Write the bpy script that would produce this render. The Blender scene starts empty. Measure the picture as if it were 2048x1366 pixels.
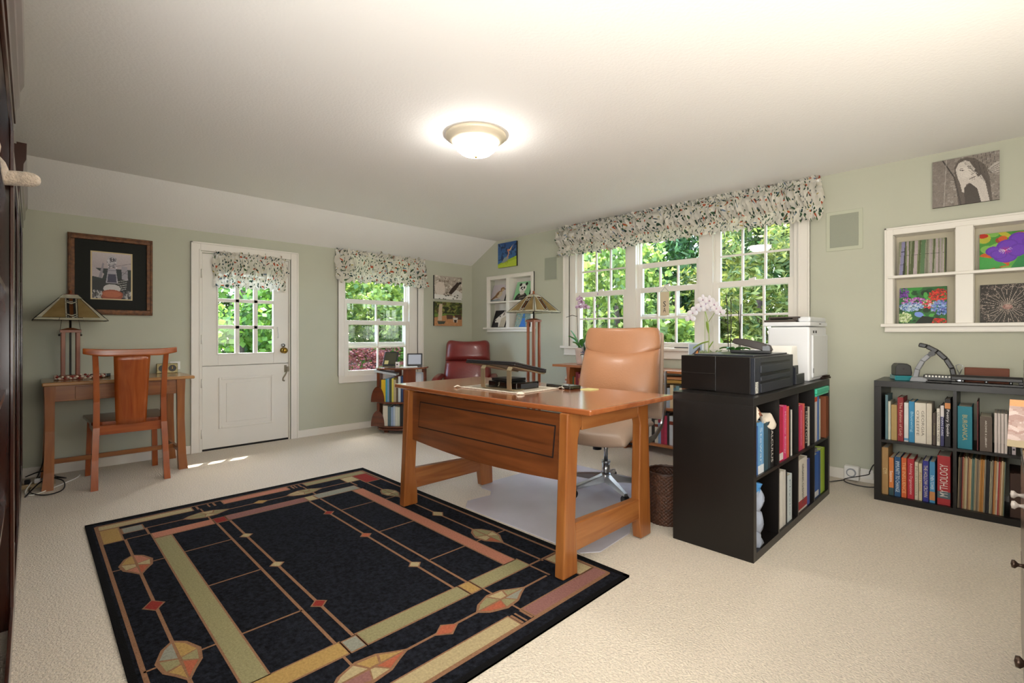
import bpy, bmesh, math, random
import numpy as np
from mathutils import Vector, Matrix
random.seed(7); np.random.seed(7)
PI = math.pi; R = math.radians
SC = bpy.context.scene; COL = SC.collection

# ------------------------------------------------------------------ camera
cam_d = bpy.data.cameras.new('camera'); cam = bpy.data.objects.new('camera', cam_d); COL.objects.link(cam)
cam_d.sensor_width = 36; cam_d.sensor_fit = 'HORIZONTAL'; cam_d.lens = 971/2048*36
cam_d.shift_y = -15/2048; cam_d.clip_start = 0.02
cam.location = (5.105, -4.28, 1.07); cam.rotation_euler = (PI/2, 0, R(45.29))
SC.camera = cam

# ------------------------------------------------------------------ light
SC.view_settings.view_transform = 'Standard'; SC.view_settings.look = 'None'
SC.view_settings.gamma = 1; SC.view_settings.use_curve_mapping = False
SC.view_settings.exposure = 1.3
world = bpy.data.worlds.new('sky'); SC.world = world; world.use_nodes = True
wn = world.node_tree.nodes; wl = world.node_tree.links
sky = wn.new('ShaderNodeTexSky'); sky.sky_type = 'NISHITA'; sky.sun_disc = False
sky.sun_elevation = R(58); sky.sun_rotation = R(-54); sky.altitude = 100; sky.air_density = 1.0; sky.dust_density = 2.5
wl.new(sky.outputs[0], wn['Background'].inputs[0]); wn['Background'].inputs[1].default_value = 1.45
def lamp(name, kind, loc, energy, color=(1,1,1), size=None, size_y=None, aim=None, **kw):
    l = bpy.data.lights.new(name, kind); l.energy = energy; l.color = color
    if size is not None:
        if kind == 'AREA':
            l.size = size
            if size_y: l.shape = 'RECTANGLE'; l.size_y = size_y
        else: l.shadow_soft_size = size
    for k, v in kw.items(): setattr(l, k, v)
    o = bpy.data.objects.new(name, l); COL.objects.link(o); o.location = loc
    if aim is not None: o.rotation_euler = Vector(aim).to_track_quat('-Z', 'Y').to_euler()
    return o
sun = lamp('sun', 'SUN', (-3, 3, 8), 7.5, (1.0, .95, .86), aim=(.51, -.37, -1.0)); sun.data.angle = R(.6)
# fill lights added out of view, standing in for window daylight; both walls are solid
lamp('fill_light_behind', 'AREA', (4.86, -4.64, 1.30), 44, (1.0, .98, .95), 1.35, 1.3, (-.5, 1, .75))
lamp('fill_light_east', 'AREA', (5.71, -2.7, 1.4), 22, (1.0, .90, .78), 2.6, 1.2, (-1, .05, .55))

# ------------------------------------------------------------------ helpers
def hx(h):
    h = h.lstrip('#'); v = [int(h[i:i+2], 16)/255 for i in (0, 2, 4)]
    return tuple((c/12.92 if c <= .04045 else ((c+.055)/1.055)**2.4) for c in v)
MATS = {}
def mat(name, col=(.8,.8,.8), rough=.5, metal=0., var=0., vs=8., bump=0., bs=60., spec=None, coat=0., alpha=None, trans=0., emit=None, estr=0., sheen=0., stretch=(1,1,1), col2=None):
    if name in MATS: return MATS[name]
    if isinstance(col, str): col = hx(col)
    if isinstance(col2, str): col2 = hx(col2)
    m = bpy.data.materials.new(name); m.use_nodes = True; n = m.node_tree.nodes; l = m.node_tree.links
    b = n['Principled BSDF']; b.inputs['Base Color'].default_value = (*col, 1)
    b.inputs['Roughness'].default_value = rough; b.inputs['Metallic'].default_value = metal
    if spec is not None: b.inputs['Specular IOR Level'].default_value = spec
    b.inputs['Coat Weight'].default_value = coat; b.inputs['Coat Roughness'].default_value = .12
    if sheen: b.inputs['Sheen Weight'].default_value = sheen
    if trans: b.inputs['Transmission Weight'].default_value = trans
    if alpha is not None: b.inputs['Alpha'].default_value = alpha
    if emit: b.inputs['Emission Color'].default_value = (*emit, 1); b.inputs['Emission Strength'].default_value = estr
    if var or bump:
        tc = n.new('ShaderNodeTexCoord'); mp = n.new('ShaderNodeMapping'); mp.inputs['Scale'].default_value = stretch
        l.new(tc.outputs['Object'], mp.inputs['Vector'])
    if var:
        nz = n.new('ShaderNodeTexNoise'); nz.inputs['Scale'].default_value = vs; nz.inputs['Detail'].default_value = 5
        l.new(mp.outputs[0], nz.inputs['Vector'])
        rp = n.new('ShaderNodeValToRGB'); c2 = col2 or tuple(min(1, c*(1+var)) for c in col)
        c1 = tuple(c*(1-var) for c in col)
        rp.color_ramp.elements[0].position = .3; rp.color_ramp.elements[1].position = .7
        rp.color_ramp.elements[0].color = (*c1, 1); rp.color_ramp.elements[1].color = (*c2, 1)
        l.new(nz.outputs[0], rp.inputs[0]); l.new(rp.outputs[0], b.inputs['Base Color'])
    if bump:
        nb = n.new('ShaderNodeTexNoise'); nb.inputs['Scale'].default_value = bs; nb.inputs['Detail'].default_value = 3
        l.new(mp.outputs[0], nb.inputs['Vector'])
        bp = n.new('ShaderNodeBump'); bp.inputs['Strength'].default_value = bump; bp.inputs['Distance'].default_value = .01
        l.new(nb.outputs[0], bp.inputs['Height']); l.new(bp.outputs[0], b.inputs['Normal'])
    MATS[name] = m; return m
def wood(name, c1, c2, axis='x', rough=.32, coat=.25, scale=1., knots=False):
    """long grain running along one axis"""
    if name in MATS: return MATS[name]
    m = bpy.data.materials.new(name); m.use_nodes = True; n = m.node_tree.nodes; l = m.node_tree.links
    b = n['Principled BSDF']; b.inputs['Roughness'].default_value = rough; b.inputs['Coat Weight'].default_value = coat
    b.inputs['Coat Roughness'].default_value = .2
    tc = n.new('ShaderNodeTexCoord'); mp = n.new('ShaderNodeMapping')
    s = {'x': (1.2, 14, 14), 'y': (14, 1.2, 14), 'z': (14, 14, 1.2)}[axis]
    mp.inputs['Scale'].default_value = [q*scale for q in s]
    l.new(tc.outputs['Object'], mp.inputs['Vector'])
    nz = n.new('ShaderNodeTexNoise'); nz.inputs['Scale'].default_value = 1.6; nz.inputs['Detail'].default_value = 6; nz.inputs['Distortion'].default_value = 1.1
    l.new(mp.outputs[0], nz.inputs['Vector'])
    rp = n.new('ShaderNodeValToRGB'); e = rp.color_ramp.elements
    e[0].position = .25; e[1].position = .75; e[0].color = (*hx(c1), 1); e[1].color = (*hx(c2), 1)
    l.new(nz.outputs[0], rp.inputs[0]); out = rp.outputs[0]
    n2 = n.new('ShaderNodeTexNoise'); n2.inputs['Scale'].default_value = 2.2; l.new(tc.outputs['Object'], n2.inputs['Vector'])
    mx = n.new('ShaderNodeMixRGB'); mx.blend_type = 'MULTIPLY'; mx.inputs[0].default_value = .45
    r2 = n.new('ShaderNodeValToRGB'); r2.color_ramp.elements[0].position = .3; r2.color_ramp.elements[0].color = (.62, .55, .5, 1); r2.color_ramp.elements[1].position = .62
    l.new(n2.outputs[0], r2.inputs[0]); l.new(out, mx.inputs[1]); l.new(r2.outputs[0], mx.inputs[2]); out = mx.outputs[0]
    if knots:
        vo = n.new('ShaderNodeTexVoronoi'); vo.inputs['Scale'].default_value = 3.1; l.new(tc.outputs['Object'], vo.inputs['Vector'])
        r3 = n.new('ShaderNodeValToRGB'); r3.color_ramp.elements[0].position = .015; r3.color_ramp.elements[0].color = (.18, .1, .07, 1); r3.color_ramp.elements[1].position = .09
        l.new(vo.outputs['Distance'], r3.inputs[0])
        m3 = n.new('ShaderNodeMixRGB'); m3.blend_type = 'MULTIPLY'; m3.inputs[0].default_value = .75
        l.new(out, m3.inputs[1]); l.new(r3.outputs[0], m3.inputs[2]); out = m3.outputs[0]
    l.new(out, b.inputs['Base Color'])
    MATS[name] = m; return m

class MB:
    def __init__(s): s.v = []; s.f = []; s.m = []; s.sm = []
    def add(s, vs, fs, m=0, smooth=False):
        o = len(s.v); s.v += [tuple(p) for p in vs]
        for f in fs: s.f.append([i+o for i in f]); s.m.append(m); s.sm.append(smooth)
        return s
    def box(s, x0, y0, z0, x1, y1, z1, m=0):
        if x0 > x1: x0, x1 = x1, x0
        if y0 > y1: y0, y1 = y1, y0
        if z0 > z1: z0, z1 = z1, z0
        v = [(x0,y0,z0),(x1,y0,z0),(x1,y1,z0),(x0,y1,z0),(x0,y0,z1),(x1,y0,z1),(x1,y1,z1),(x0,y1,z1)]
        return s.add(v, [(0,3,2,1),(4,5,6,7),(0,1,5,4),(1,2,6,5),(2,3,7,6),(3,0,4,7)], m)
    def hexa(s, bot, top, m=0):
        return s.add(list(bot)+list(top), [(0,3,2,1),(4,5,6,7),(0,1,5,4),(1,2,6,5),(2,3,7,6),(3,0,4,7)], m)
    def obox(s, c, size, rot=(0,0,0), m=0):
        M = Matrix.Translation(c) @ Matrix.Rotation(rot[2],4,'Z') @ Matrix.Rotation(rot[1],4,'Y') @ Matrix.Rotation(rot[0],4,'X')
        a, b, d = [q/2 for q in size]
        v = [M @ Vector(p) for p in [(-a,-b,-d),(a,-b,-d),(a,b,-d),(-a,b,-d),(-a,-b,d),(a,-b,d),(a,b,d),(-a,b,d)]]
        return s.add(v, [(0,3,2,1),(4,5,6,7),(0,1,5,4),(1,2,6,5),(2,3,7,6),(3,0,4,7)], m)
    def prism(s, pts, ax, a0, a1, m=0, smooth=False):
        """2D outline extruded along ax; outline coordinates are the two other axes in xyz order"""
        def p3(p, a):
            if ax == 'x': return (a, p[0], p[1])
            if ax == 'y': return (p[0], a, p[1])
            return (p[0], p[1], a)
        n = len(pts); v = [p3(p, a0) for p in pts] + [p3(p, a1) for p in pts]
        f = [tuple(range(n))[::-1], tuple(range(n, 2*n))]
        s.add(v, f, m); o = len(s.v)-2*n
        for i in range(n):
            j = (i+1) % n; s.f.append([o+i, o+j, o+n+j, o+n+i]); s.m.append(m); s.sm.append(smooth)
        return s
    def tube(s, pts, r, n=8, m=0, caps=True, closed=False):
        pts = [Vector(p) for p in pts]; k = len(pts); rs = r if isinstance(r, (list, tuple)) else [r]*k
        up = None; v = []
        for i, p in enumerate(pts):
            if closed: d = pts[(i+1) % k]-pts[i-1]
            else: d = pts[min(i+1, k-1)]-pts[max(i-1, 0)]
            d.normalize()
            if up is None:
                up = Vector((0,0,1)) if abs(d.z) < .9 else Vector((1,0,0))
            up = (up - d*up.dot(d)); up.normalize(); sd = d.cross(up)
            for j in range(n):
                a = 2*PI*j/n; v.append(p + (up*math.cos(a)+sd*math.sin(a))*rs[i])
        f = []
        for i in range(k if closed else k-1):
            i2 = (i+1) % k
            for j in range(n):
                j2 = (j+1) % n; f.append((i*n+j, i*n+j2, i2*n+j2, i2*n+j))
        s.add(v, f, m, True)
        if caps and not closed:
            o = len(s.v)-k*n
            s.f.append([o+j for j in range(n)][::-1]); s.m.append(m); s.sm.append(False)
            s.f.append([o+(k-1)*n+j for j in range(n)]); s.m.append(m); s.sm.append(False)
        return s
    def lathe(s, prof, c=(0,0,0), n=24, m=0, M=None):
        v = []; f = []; k = len(prof)
        for (r, z) in prof:
            for j in range(n):
                a = 2*PI*j/n; p = Vector((r*math.cos(a), r*math.sin(a), z))
                if M: p = M @ p
                v.append(p + Vector(c))
        for i in range(k-1):
            for j in range(n):
                j2 = (j+1) % n; f.append((i*n+j, i*n+j2, (i+1)*n+j2, (i+1)*n+j))
        s.add(v, f, m, True); o = len(s.v)-k*n
        if prof[0][0] > 1e-5: s.f.append([o+j for j in range(n)][::-1]); s.m.append(m); s.sm.append(False)
        if prof[-1][0] > 1e-5: s.f.append([o+(k-1)*n+j for j in range(n)]); s.m.append(m); s.sm.append(False)
        return s
    def grid(s, fn, nu, nv, m=0, smooth=True, flip=False):
        v = [fn(i/nu, j/nv) for j in range(nv+1) for i in range(nu+1)]
        f = []
        for j in range(nv):
            for i in range(nu):
                a = j*(nu+1)+i; q = (a, a+1, a+nu+2, a+nu+1); f.append(q[::-1] if flip else q)
        return s.add(v, f, m, smooth)
    def sheet(s, fn, nu, nv, t, m=0):
        """a surface with thickness: fn(u,v)->point, offset along its normal by t, closed"""
        P_ = [[Vector(fn(i/nu, j/nv)) for i in range(nu+1)] for j in range(nv+1)]
        Nn = []
        for j in range(nv+1):
            row = []
            for i in range(nu+1):
                du = P_[j][min(i+1, nu)]-P_[j][max(i-1, 0)]; dv = P_[min(j+1, nv)][i]-P_[max(j-1, 0)][i]
                nn = du.cross(dv); nn.normalize(); row.append(nn)
            Nn.append(row)
        w = nu+1
        tt = t if callable(t) else (lambda u, v_: t)
        a = [P_[j][i] for j in range(nv+1) for i in range(w)]
        b = [P_[j][i]+Nn[j][i]*tt(i/nu, j/nv) for j in range(nv+1) for i in range(w)]
        K = len(a); f = []
        for j in range(nv):
            for i in range(nu):
                q = j*w+i; f.append((q, q+w, q+w+1, q+1)); f.append((K+q, K+q+1, K+q+w+1, K+q+w))
        for i in range(nu):
            f.append((i, i+1, K+i+1, K+i)); q = nv*w+i; f.append((q+1, q, K+q, K+q+1))
        for j in range(nv):
            q = j*w; f.append((q+w, q, K+q, K+q+w)); q = j*w+nu; f.append((q, q+w, K+q+w, K+q))
        return s.add(a+b, f, m, True)
    def build(s, name, mats, parent=None, bevel=0, seg=2, loc=None, rz=0, sub=0, angle=35):
        me = bpy.data.meshes.new(name); me.from_pydata(s.v, [], s.f)
        if not isinstance(mats, (list, tuple)): mats = [mats]
        for q in mats: me.materials.append(q)
        me.polygons.foreach_set('material_index', s.m); me.polygons.foreach_set('use_smooth', s.sm)
        me.update()
        bm = bmesh.new(); bm.from_mesh(me); bmesh.ops.recalc_face_normals(bm, faces=bm.faces); bm.to_mesh(me); bm.free()
        o = bpy.data.objects.new(name, me); COL.objects.link(o)
        if parent: o.parent = parent
        if loc is not None: o.location = loc
        if rz: o.rotation_euler = (0, 0, rz)
        if bevel:
            b = o.modifiers.new('bevel', 'BEVEL'); b.width = bevel; b.segments = seg; b.limit_method = 'ANGLE'; b.angle_limit = R(angle)
            b.harden_normals = False
        if sub:
            q = o.modifiers.new('sub', 'SUBSURF'); q.levels = sub; q.render_levels = sub
        return o
def tag(o, label=None, cat=None, group=None, kind=None):
    if label: o['label'] = label
    if cat: o['category'] = cat
    if group: o['group'] = group
    if kind: o['kind'] = kind
    return o
def thing(name, label, cat, loc=(0,0,0), rz=0, group=None, rot=None):
    o = bpy.data.objects.new(name, None); COL.objects.link(o); o.empty_display_size = .05
    o.location = loc; o.rotation_euler = rot or (0, 0, rz)
    return tag(o, label, cat, group)
def struct(o): o['kind'] = 'structure'; return o

_tc = {}
def textgeo(txt):
    """flat glyph polygons, unit height, lower-left at origin"""
    if txt in _tc: return _tc[txt]
    cu = bpy.data.curves.new('t', 'FONT'); cu.body = txt; cu.size = 1; cu.resolution_u = 2
    ob = bpy.data.objects.new('t', cu); COL.objects.link(ob)
    dg = bpy.context.evaluated_depsgraph_get(); me = bpy.data.meshes.new_from_object(ob.evaluated_get(dg))
    v = [tuple(q.co) for q in me.vertices]; f = [tuple(p.vertices) for p in me.polygons]
    bpy.data.objects.remove(ob); bpy.data.curves.remove(cu); bpy.data.meshes.remove(me)
    if v:
        x0 = min(q[0] for q in v); x1 = max(q[0] for q in v); y0 = min(q[1] for q in v); y1 = max(q[1] for q in v)
        v = [((q[0]-x0), (q[1]-y0)) for q in v]; r = (v, f, x1-x0, y1-y0)
    else: r = ([], [], 1, 1)
    _tc[txt] = r; return r
def put_text(mb, txt, org, dx, dy, w, h, m):
    """fit text in w x h box; org = lower-left corner, dx/dy unit vectors"""
    v, f, tw, th = textgeo(txt); o = Vector(org); dx = Vector(dx); dy = Vector(dy)
    mb.add([o + dx*(q[0]/tw*w) + dy*(q[1]/th*h) for q in v], f, m)

# ------------------------------------------------------------------ picture painter (colours of printed pictures)
class Pic:
    def __init__(s, w, h, bg):
        s.w, s.h = w, h; s.a = np.zeros((h, w, 3)); s.a[:] = hx(bg)
        s.X, s.Y = np.meshgrid((np.arange(w)+.5)/w, (np.arange(h)+.5)/h)
    def put(s, mask, col, k=1.):
        c = np.array(hx(col)); s.a[mask] = s.a[mask]*(1-k)+c*k; return s
    def ell(s, cx, cy, rx, ry, col, rot=0, k=1.):
        a = R(rot); dx = s.X-cx; dy = (s.Y-cy)
        u = dx*math.cos(a)+dy*math.sin(a); v = -dx*math.sin(a)+dy*math.cos(a)
        return s.put((u/rx)**2+(v/ry)**2 < 1, col, k)
    def poly(s, pts, col, k=1.):
        ins = np.zeros(s.X.shape, bool); n = len(pts)
        for i in range(n):
            x1, y1 = pts[i]; x2, y2 = pts[(i+1) % n]
            c = ((y1 > s.Y) != (y2 > s.Y)) & (s.X < (x2-x1)*(s.Y-y1)/((y2-y1) or 1e-9)+x1); ins ^= c
        return s.put(ins, col, k)
    def line(s, p, q, w, col, k=1.):
        px, py = p; dx, dy = q[0]-px, q[1]-py; L = dx*dx+dy*dy or 1e-9
        t = np.clip(((s.X-px)*dx+(s.Y-py)*dy)/L, 0, 1)
        return s.put(((s.X-px-t*dx)**2+(s.Y-py-t*dy)**2) < (w/2)**2, col, k)
    def grad(s, c1, c2, y0=0, y1=1):
        t = np.clip((s.Y-y0)/(y1-y0), 0, 1)[..., None]; m = (s.Y >= y0) & (s.Y <= y1)
        g = np.array(hx(c1))*(1-t)+np.array(hx(c2))*t; s.a[m] = g[m]; return s
    def blobs(s, n, cols, r=(.02, .06), box=(0, 0, 1, 1), asp=1., k=.9, rot=None):
        for i in range(n):
            s.ell(random.uniform(box[0], box[2]), random.uniform(box[1], box[3]), random.uniform(*r), random.uniform(*r)*asp,
                  random.choice(cols), random.uniform(0, 180) if rot is None else rot, k)
        return s
    def noise(s, amt):
        s.a = np.clip(s.a*(1+np.random.uniform(-amt, amt, s.a.shape[:2])[..., None]), 0, 1); return s
def picmat():
    if 'printed picture' in MATS: return MATS['printed picture']
    m = bpy.data.materials.new('printed picture'); m.use_nodes = True; n = m.node_tree.nodes
    a = n.new('ShaderNodeAttribute'); a.attribute_name = 'Col'
    m.node_tree.links.new(a.outputs['Color'], n['Principled BSDF'].inputs['Base Color'])
    n['Principled BSDF'].inputs['Roughness'].default_value = .5
    MATS['printed picture'] = m; return m
def canvas(name, pic, w, h, t, loc, rot, edge, parent=None, label=None, cat='picture', group=None, roots=True):
    """a printed panel: local x right, z up, front facing -y; origin at bottom centre of its back"""
    nu, nv = pic.w, pic.h
    v = []; f = []; cols = []
    for j in range(nv+1):
        for i in range(nu+1):
            v.append((-w/2+w*i/nu, -t, h*(1-j/nv)))
    for j in range(nv):
        for i in range(nu):
            a = j*(nu+1)+i; f.append((a, a+nu+1, a+nu+2, a+1))
    me_f = len(f)
    K = len(v); v += [(-w/2,-t,0),(w/2,-t,0),(w/2,0,0),(-w/2,0,0),(-w/2,-t,h),(w/2,-t,h),(w/2,0,h),(-w/2,0,h)]
    f += [(K,K+3,K+2,K+1),(K+4,K+5,K+6,K+7),(K+1,K+2,K+6,K+5),(K+2,K+3,K+7,K+6),(K+3,K,K+4,K+7)]
    me = bpy.data.meshes.new(name); me.from_pydata(v, [], f)
    me.materials.append(picmat()); me.materials.append(edge)
    for p in me.polygons[me_f:]: p.material_index = 1
    at = me.color_attributes.new('Col', 'FLOAT_COLOR', 'CORNER')
    c = np.zeros((len(me.loops), 4)); c[:, 3] = 1
    fl = pic.a.reshape(-1, 3); c[:me_f*4, :3] = np.repeat(fl, 4, axis=0)
    at.data.foreach_set('color', c.ravel())
    o = bpy.data.objects.new(name, me); COL.objects.link(o); o.location = loc; o.rotation_euler = rot
    if parent: o.parent = parent
    else: tag(o, label, cat, group)
    return o

# ------------------------------------------------------------------ shared materials
M_wall = mat('sage wall paint', '#c1c2b0', .75, var=.02, vs=3, bump=.05, bs=160)
M_ceil = mat('textured ceiling paint', '#f7f5f2', .85, bump=.16, bs=75)
M_trim = mat('white gloss trim paint', '#ece7de', .35, var=.015, vs=4)
M_carpet = mat('cream cut pile carpet', '#e0d4c2', .95, var=.16, vs=110, bump=1.0, bs=130, sheen=.2)
M_white = mat('white satin', '#eeece8', .4)
M_black = mat('black plastic', '#121315', .35)
M_dark = mat('dark grey plastic', '#2a2c30', .4)
M_steel = mat('brushed steel', '#b9bcc0', .28, 1.0)
M_brass = mat('aged brass', '#a8873f', .3, 1.0)
M_paper = mat('white paper', '#f1efe9', .8)
M_page = mat('book page edges', '#e6dcc6', .85, var=.08, vs=300, stretch=(1, 1, .05))
def glassmat():
    m = bpy.data.materials.new('clear window glass'); m.use_nodes = True; n = m.node_tree.nodes; l = m.node_tree.links
    n.remove(n['Principled BSDF']); t = n.new('ShaderNodeBsdfTransparent'); g = n.new('ShaderNodeBsdfGlossy'); g.inputs['Roughness'].default_value = 0.02
    t.inputs[0].default_value = (.96, .98, .97, 1)
    lw = n.new('ShaderNodeLayerWeight'); lw.inputs[0].default_value = .5; pw = n.new('ShaderNodeMath'); pw.operation = 'POWER'; pw.inputs[1].default_value = 5; l.new(lw.outputs['Facing'], pw.inputs[0])
    fr = n.new('ShaderNodeMath'); fr.operation = 'MULTIPLY_ADD'; fr.inputs[1].default_value = .92; fr.inputs[2].default_value = .03; l.new(pw.outputs[0], fr.inputs[0]); mx = n.new('ShaderNodeMixShader')
    l.new(fr.outputs[0], mx.inputs[0]); l.new(t.outputs[0], mx.inputs[1]); l.new(g.outputs[0], mx.inputs[2]); l.new(mx.outputs[0], n['Material Output'].inputs[0])
    return m
M_glass = glassmat()

# ------------------------------------------------------------------ room shell
b = MB(); b.box(-.14, -4.82, -.1, 5.9, .14, 0); struct(b.build('floor', M_carpet))
b = MB(); b.prism([(-.14, 2.0), (0, 2.0), (.5, 2.27), (5.9, 2.27), (5.9, 2.42), (-.14, 2.42)], 'y', -4.82, .14); struct(b.build('ceiling', M_ceil))
def wall_holes(name, ax, d0, d1, a0, a1, z0, z1, holes):
    A = sorted({a0, a1} | {h[0] for h in holes} | {h[1] for h in holes}); Z = sorted({z0, z1} | {h[2] for h in holes} | {h[3] for h in holes})
    w = MB()
    for i in range(len(A)-1):
        for j in range(len(Z)-1):
            ca, cz = (A[i]+A[i+1])/2, (Z[j]+Z[j+1])/2
            if any(h[0] < ca < h[1] and h[2] < cz < h[3] for h in holes): continue
            if ax == 'x': w.box(d0, A[i], Z[j], d1, A[i+1], Z[j+1])
            else: w.box(A[i], d0, Z[j], A[i+1], d1, Z[j+1])
    return struct(w.build(name, M_wall))
wall_holes('wall_left', 'x', -.14, 0, -4.82, .14, 0, 2.0, [(-3.19, -2.41, -.01, 1.82), (-1.83, -.88, .6, 1.93)])
wall_holes('wall_right', 'y', 0, .14, 0, 5.9, 0, 2.27, [(1.70, 4.03, .93, 2.06), (.335, 1.118, 1.154, 1.78), (4.57, 5.30, 1.141, 1.766)])
wall_holes('wall_behind', 'y', -4.82, -4.68, -.14, 5.9, 0, 2.27, [])
wall_holes('wall_far_right', 'x', 5.75, 5.9, -4.82, .14, 0, 2.27, [])
b = MB(); b.box(0, -4.68, 0, .014, -3.27, .075); b.box(0, -2.33, 0, .014, 0, .075); struct(b.build('baseboard_left', M_trim, bevel=.004))
b = MB(); b.box(.014, -.014, 0, 5.75, 0, .075); struct(b.build('baseboard_right', M_trim, bevel=.004))
b = MB(); b.box(-.46, -5.2, 2.43, 6.2, .64, 2.50); b.box(-.46, -5.2, 2.02, -.40, .64, 2.43); b.box(-.40, .56, 2.12, 6.2, .64, 2.43); b.box(-.78, -2.1, 2.03, -.46, .64, 2.08); struct(b.build('sun_blocker_eave', mat('sun blocker paint', '#8a8478', .8)))  # unseen overhang, added and shaped to block sun at the windows and upper door

# ------------------------------------------------------------------ double hung windows (local: x along the wall, y outward, z up)
def sash(mb, x0, x1, z0, z1, y0, y1, cols, rows, st=.055, bot=.055, top=.05, mw=.018):
    mb.box(x0, y0, z0, x0+st, y1, z1); mb.box(x1-st, y0, z0, x1, y1, z1)
    mb.box(x0+st, y0, z0, x1-st, y1, z0+bot); mb.box(x0+st, y0, z1-top, x1-st, y1, z1)
    ym = (y0+y1)/2
    for i in range(1, cols):
        x = x0+st+(x1-x0-2*st)*i/cols; mb.box(x-mw/2, ym-.012, z0+bot, x+mw/2, ym+.012, z1-top)
    for j in range(1, rows):
        z = z0+bot+(z1-top-z0-bot)*j/rows; mb.box(x0+st, ym-.011, z-mw/2, x1-st, ym+.011, z+mw/2)
def dh(name, loc, rz, x0, x1, z0, z1, meet, lc, lr, uc, ur, drop=0., bot=.06, fill=(0, 0), upper=None):
    root = struct(thing(name, None, None, loc, rz))
    f = MB(); f.box(x0-fill[0], .0, z0, x0, .14, z1); f.box(x1, .0, z0, x1+fill[1], .14, z1)
    for xx, s in ((x0, 1), (x1, -1)):
        f.box(xx, .046, z0, xx+s*.006, .054, z1); f.box(xx, .088, z0, xx+s*.012, .10, z1); f.box(xx, .0, z0, xx+s*.008, .012, z1)
    f.box(x0, .0, z1-.03, x1, .14, z1); f.box(x0, .0, z0-.02, x1, .14, z0+.008)
    f.build('window_frame', M_trim, root)
    s = MB(); sash(s, x0, x1, z0, meet, .014, .046, lc, lr, bot=bot); s.box((x0+x1)/2-.05, .006, z0+.02, (x0+x1)/2+.05, .014, z0+.032)
    so = s.build('lower_sash', M_trim, root, bevel=.003)
    g = MB(); g.box(x0+.05, .029, z0+.05, x1-.05, .032, meet-.045); g.build('glass_pane', M_glass, so)
    s = MB(); u0, u1 = upper or (meet-.05-drop, z1-.03-drop); sash(s, x0, x1, u0, u1, .055, .087, uc, ur, bot=.05)
    uo = s.build('upper_sash', M_trim, root, bevel=.003)
    g = MB(); g.box(x0+.05, .07, u0+.045, x1-.05, .073, u1-.045); g.build('glass_pane', M_glass, uo)
    k = MB(); k.obox(((x0+x1)/2, .03, meet+.008), (.05, .025, .016)); k.tube([((x0+x1)/2, .03, meet+.014), ((x0+x1)/2+.03, .02, meet+.02)], .005); k.build('sash_lock', M_trim, root)
    return root
dh('window_1', (0, 0, 0), 0, 1.775, 2.435, .93, 2.06, 1.525, 3, 2, 3, 2, 0, fill=(.075, .045))
dh('window_2', (0, 0, 0), 0, 2.525, 3.185, .93, 2.06, 1.525, 3, 2, 3, 2, .26, fill=(.045, .055))
dh('window_3', (0, 0, 0), 0, 3.295, 3.955, .93, 2.06, 1.525, 3, 2, 3, 2, 0, fill=(.055, .075))
dh('window_4', (0, 0, 0), PI/2, -1.825, -.985, .60, 1.93, 1.225, 2, 2, 2, 2, fill=(.005, .105), upper=(.925, 1.465))
def casing(name, ax, a0, a1, z0, z1, w, t=.018, bottom=None, stool=None):
    m = MB()
    def bx(a, zz, c, zt, tt=t):
        if ax == 'y': m.box(a, -tt, zz, c, 0, zt)
        else: m.box(0, a, zz, tt, c, zt)
    bx(a0, z0, a0+w, z1); bx(a1-w, z0, a1, z1); bx(a0+w, z1-w, a1-w, z1)
    bx(a0, z0, a0+.014, z1, t+.008); bx(a1-.014, z0, a1, z1, t+.008); bx(a0, z1-.014, a1, z1, t+.008)
    bx(a0+w-.012, z0, a0+w, z1-w+.012, t+.004); bx(a1-w, z0, a1-w+.012, z1-w+.012, t+.004)
    if bottom: bx(a0+.008, bottom, a1-.008, z0, t*.8); bx(a0+.008, bottom, a1-.008, bottom+.012, t+.003)
    if stool: bx(a0-stool, z0-.022, a1+stool, z0+.004, t+.035)
    return struct(m.build(name, M_trim, bevel=.003))
casing('trim_1', 'y', 1.62, 4.06, .935, 2.14, .08, bottom=.835, stool=.02)
casing('trim_2', 'x', -1.905, -.80, .605, 2.0, .08, bottom=.53, stool=None)
casing('trim_3', 'x', -3.27, -2.33, 0, 1.90, .075)

# ------------------------------------------------------------------ dutch door
door = struct(thing('door_1', None, None, (0, 0, 0)))
M_door = mat('white door paint', '#e9e5dd', .4, var=.02, vs=3)
f = MB(); f.box(-.14, -3.19, 0, 0, -3.18, 1.82); f.box(-.14, -2.42, 0, 0, -2.41, 1.82); f.box(-.14, -3.18, 1.81, 0, -2.42, 1.82); f.box(-.14, -3.19, 0, -.06, -2.41, .012)
f.build('door_frame', M_trim, door)
def leaf(name, y0, y1, z0, z1, hole=None):
    m = MB(); x0, x1 = -.05, -.008
    if hole:
        a, c, d, e = hole
        m.box(x0, y0, z0, x1, a, z1); m.box(x0, c, z0, x1, y1, z1); m.box(x0, a, z0, x1, c, d); m.box(x0, a, e, x1, c, z1)
    else: m.box(x0, y0, z0, x1, y1, z1)
    return m
m = leaf('u', -3.178, -2.422, .778, 1.806, (-3.05, -2.565, .885, 1.68))
for i in (1, 2):
    y = -3.05+.485*i/3; m.box(-.045, y-.018, .885, -.010, y+.018, 1.68)
for j in (1, 2):
    z = .885+.75*j/3; m.box(-.045, -3.05, z-.016, -.010, -2.565, z+.016)
for (a, c, d, e) in ((-3.06, -2.555, .877, .889), (-3.06, -2.555, 1.676, 1.688)): m.box(-.008, a, d, -.001, c, e)
m.box(-.008, -3.062, .877, -.001, -3.05, 1.688); m.box(-.008, -2.567, .877, -.001, -2.555, 1.688)
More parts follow.
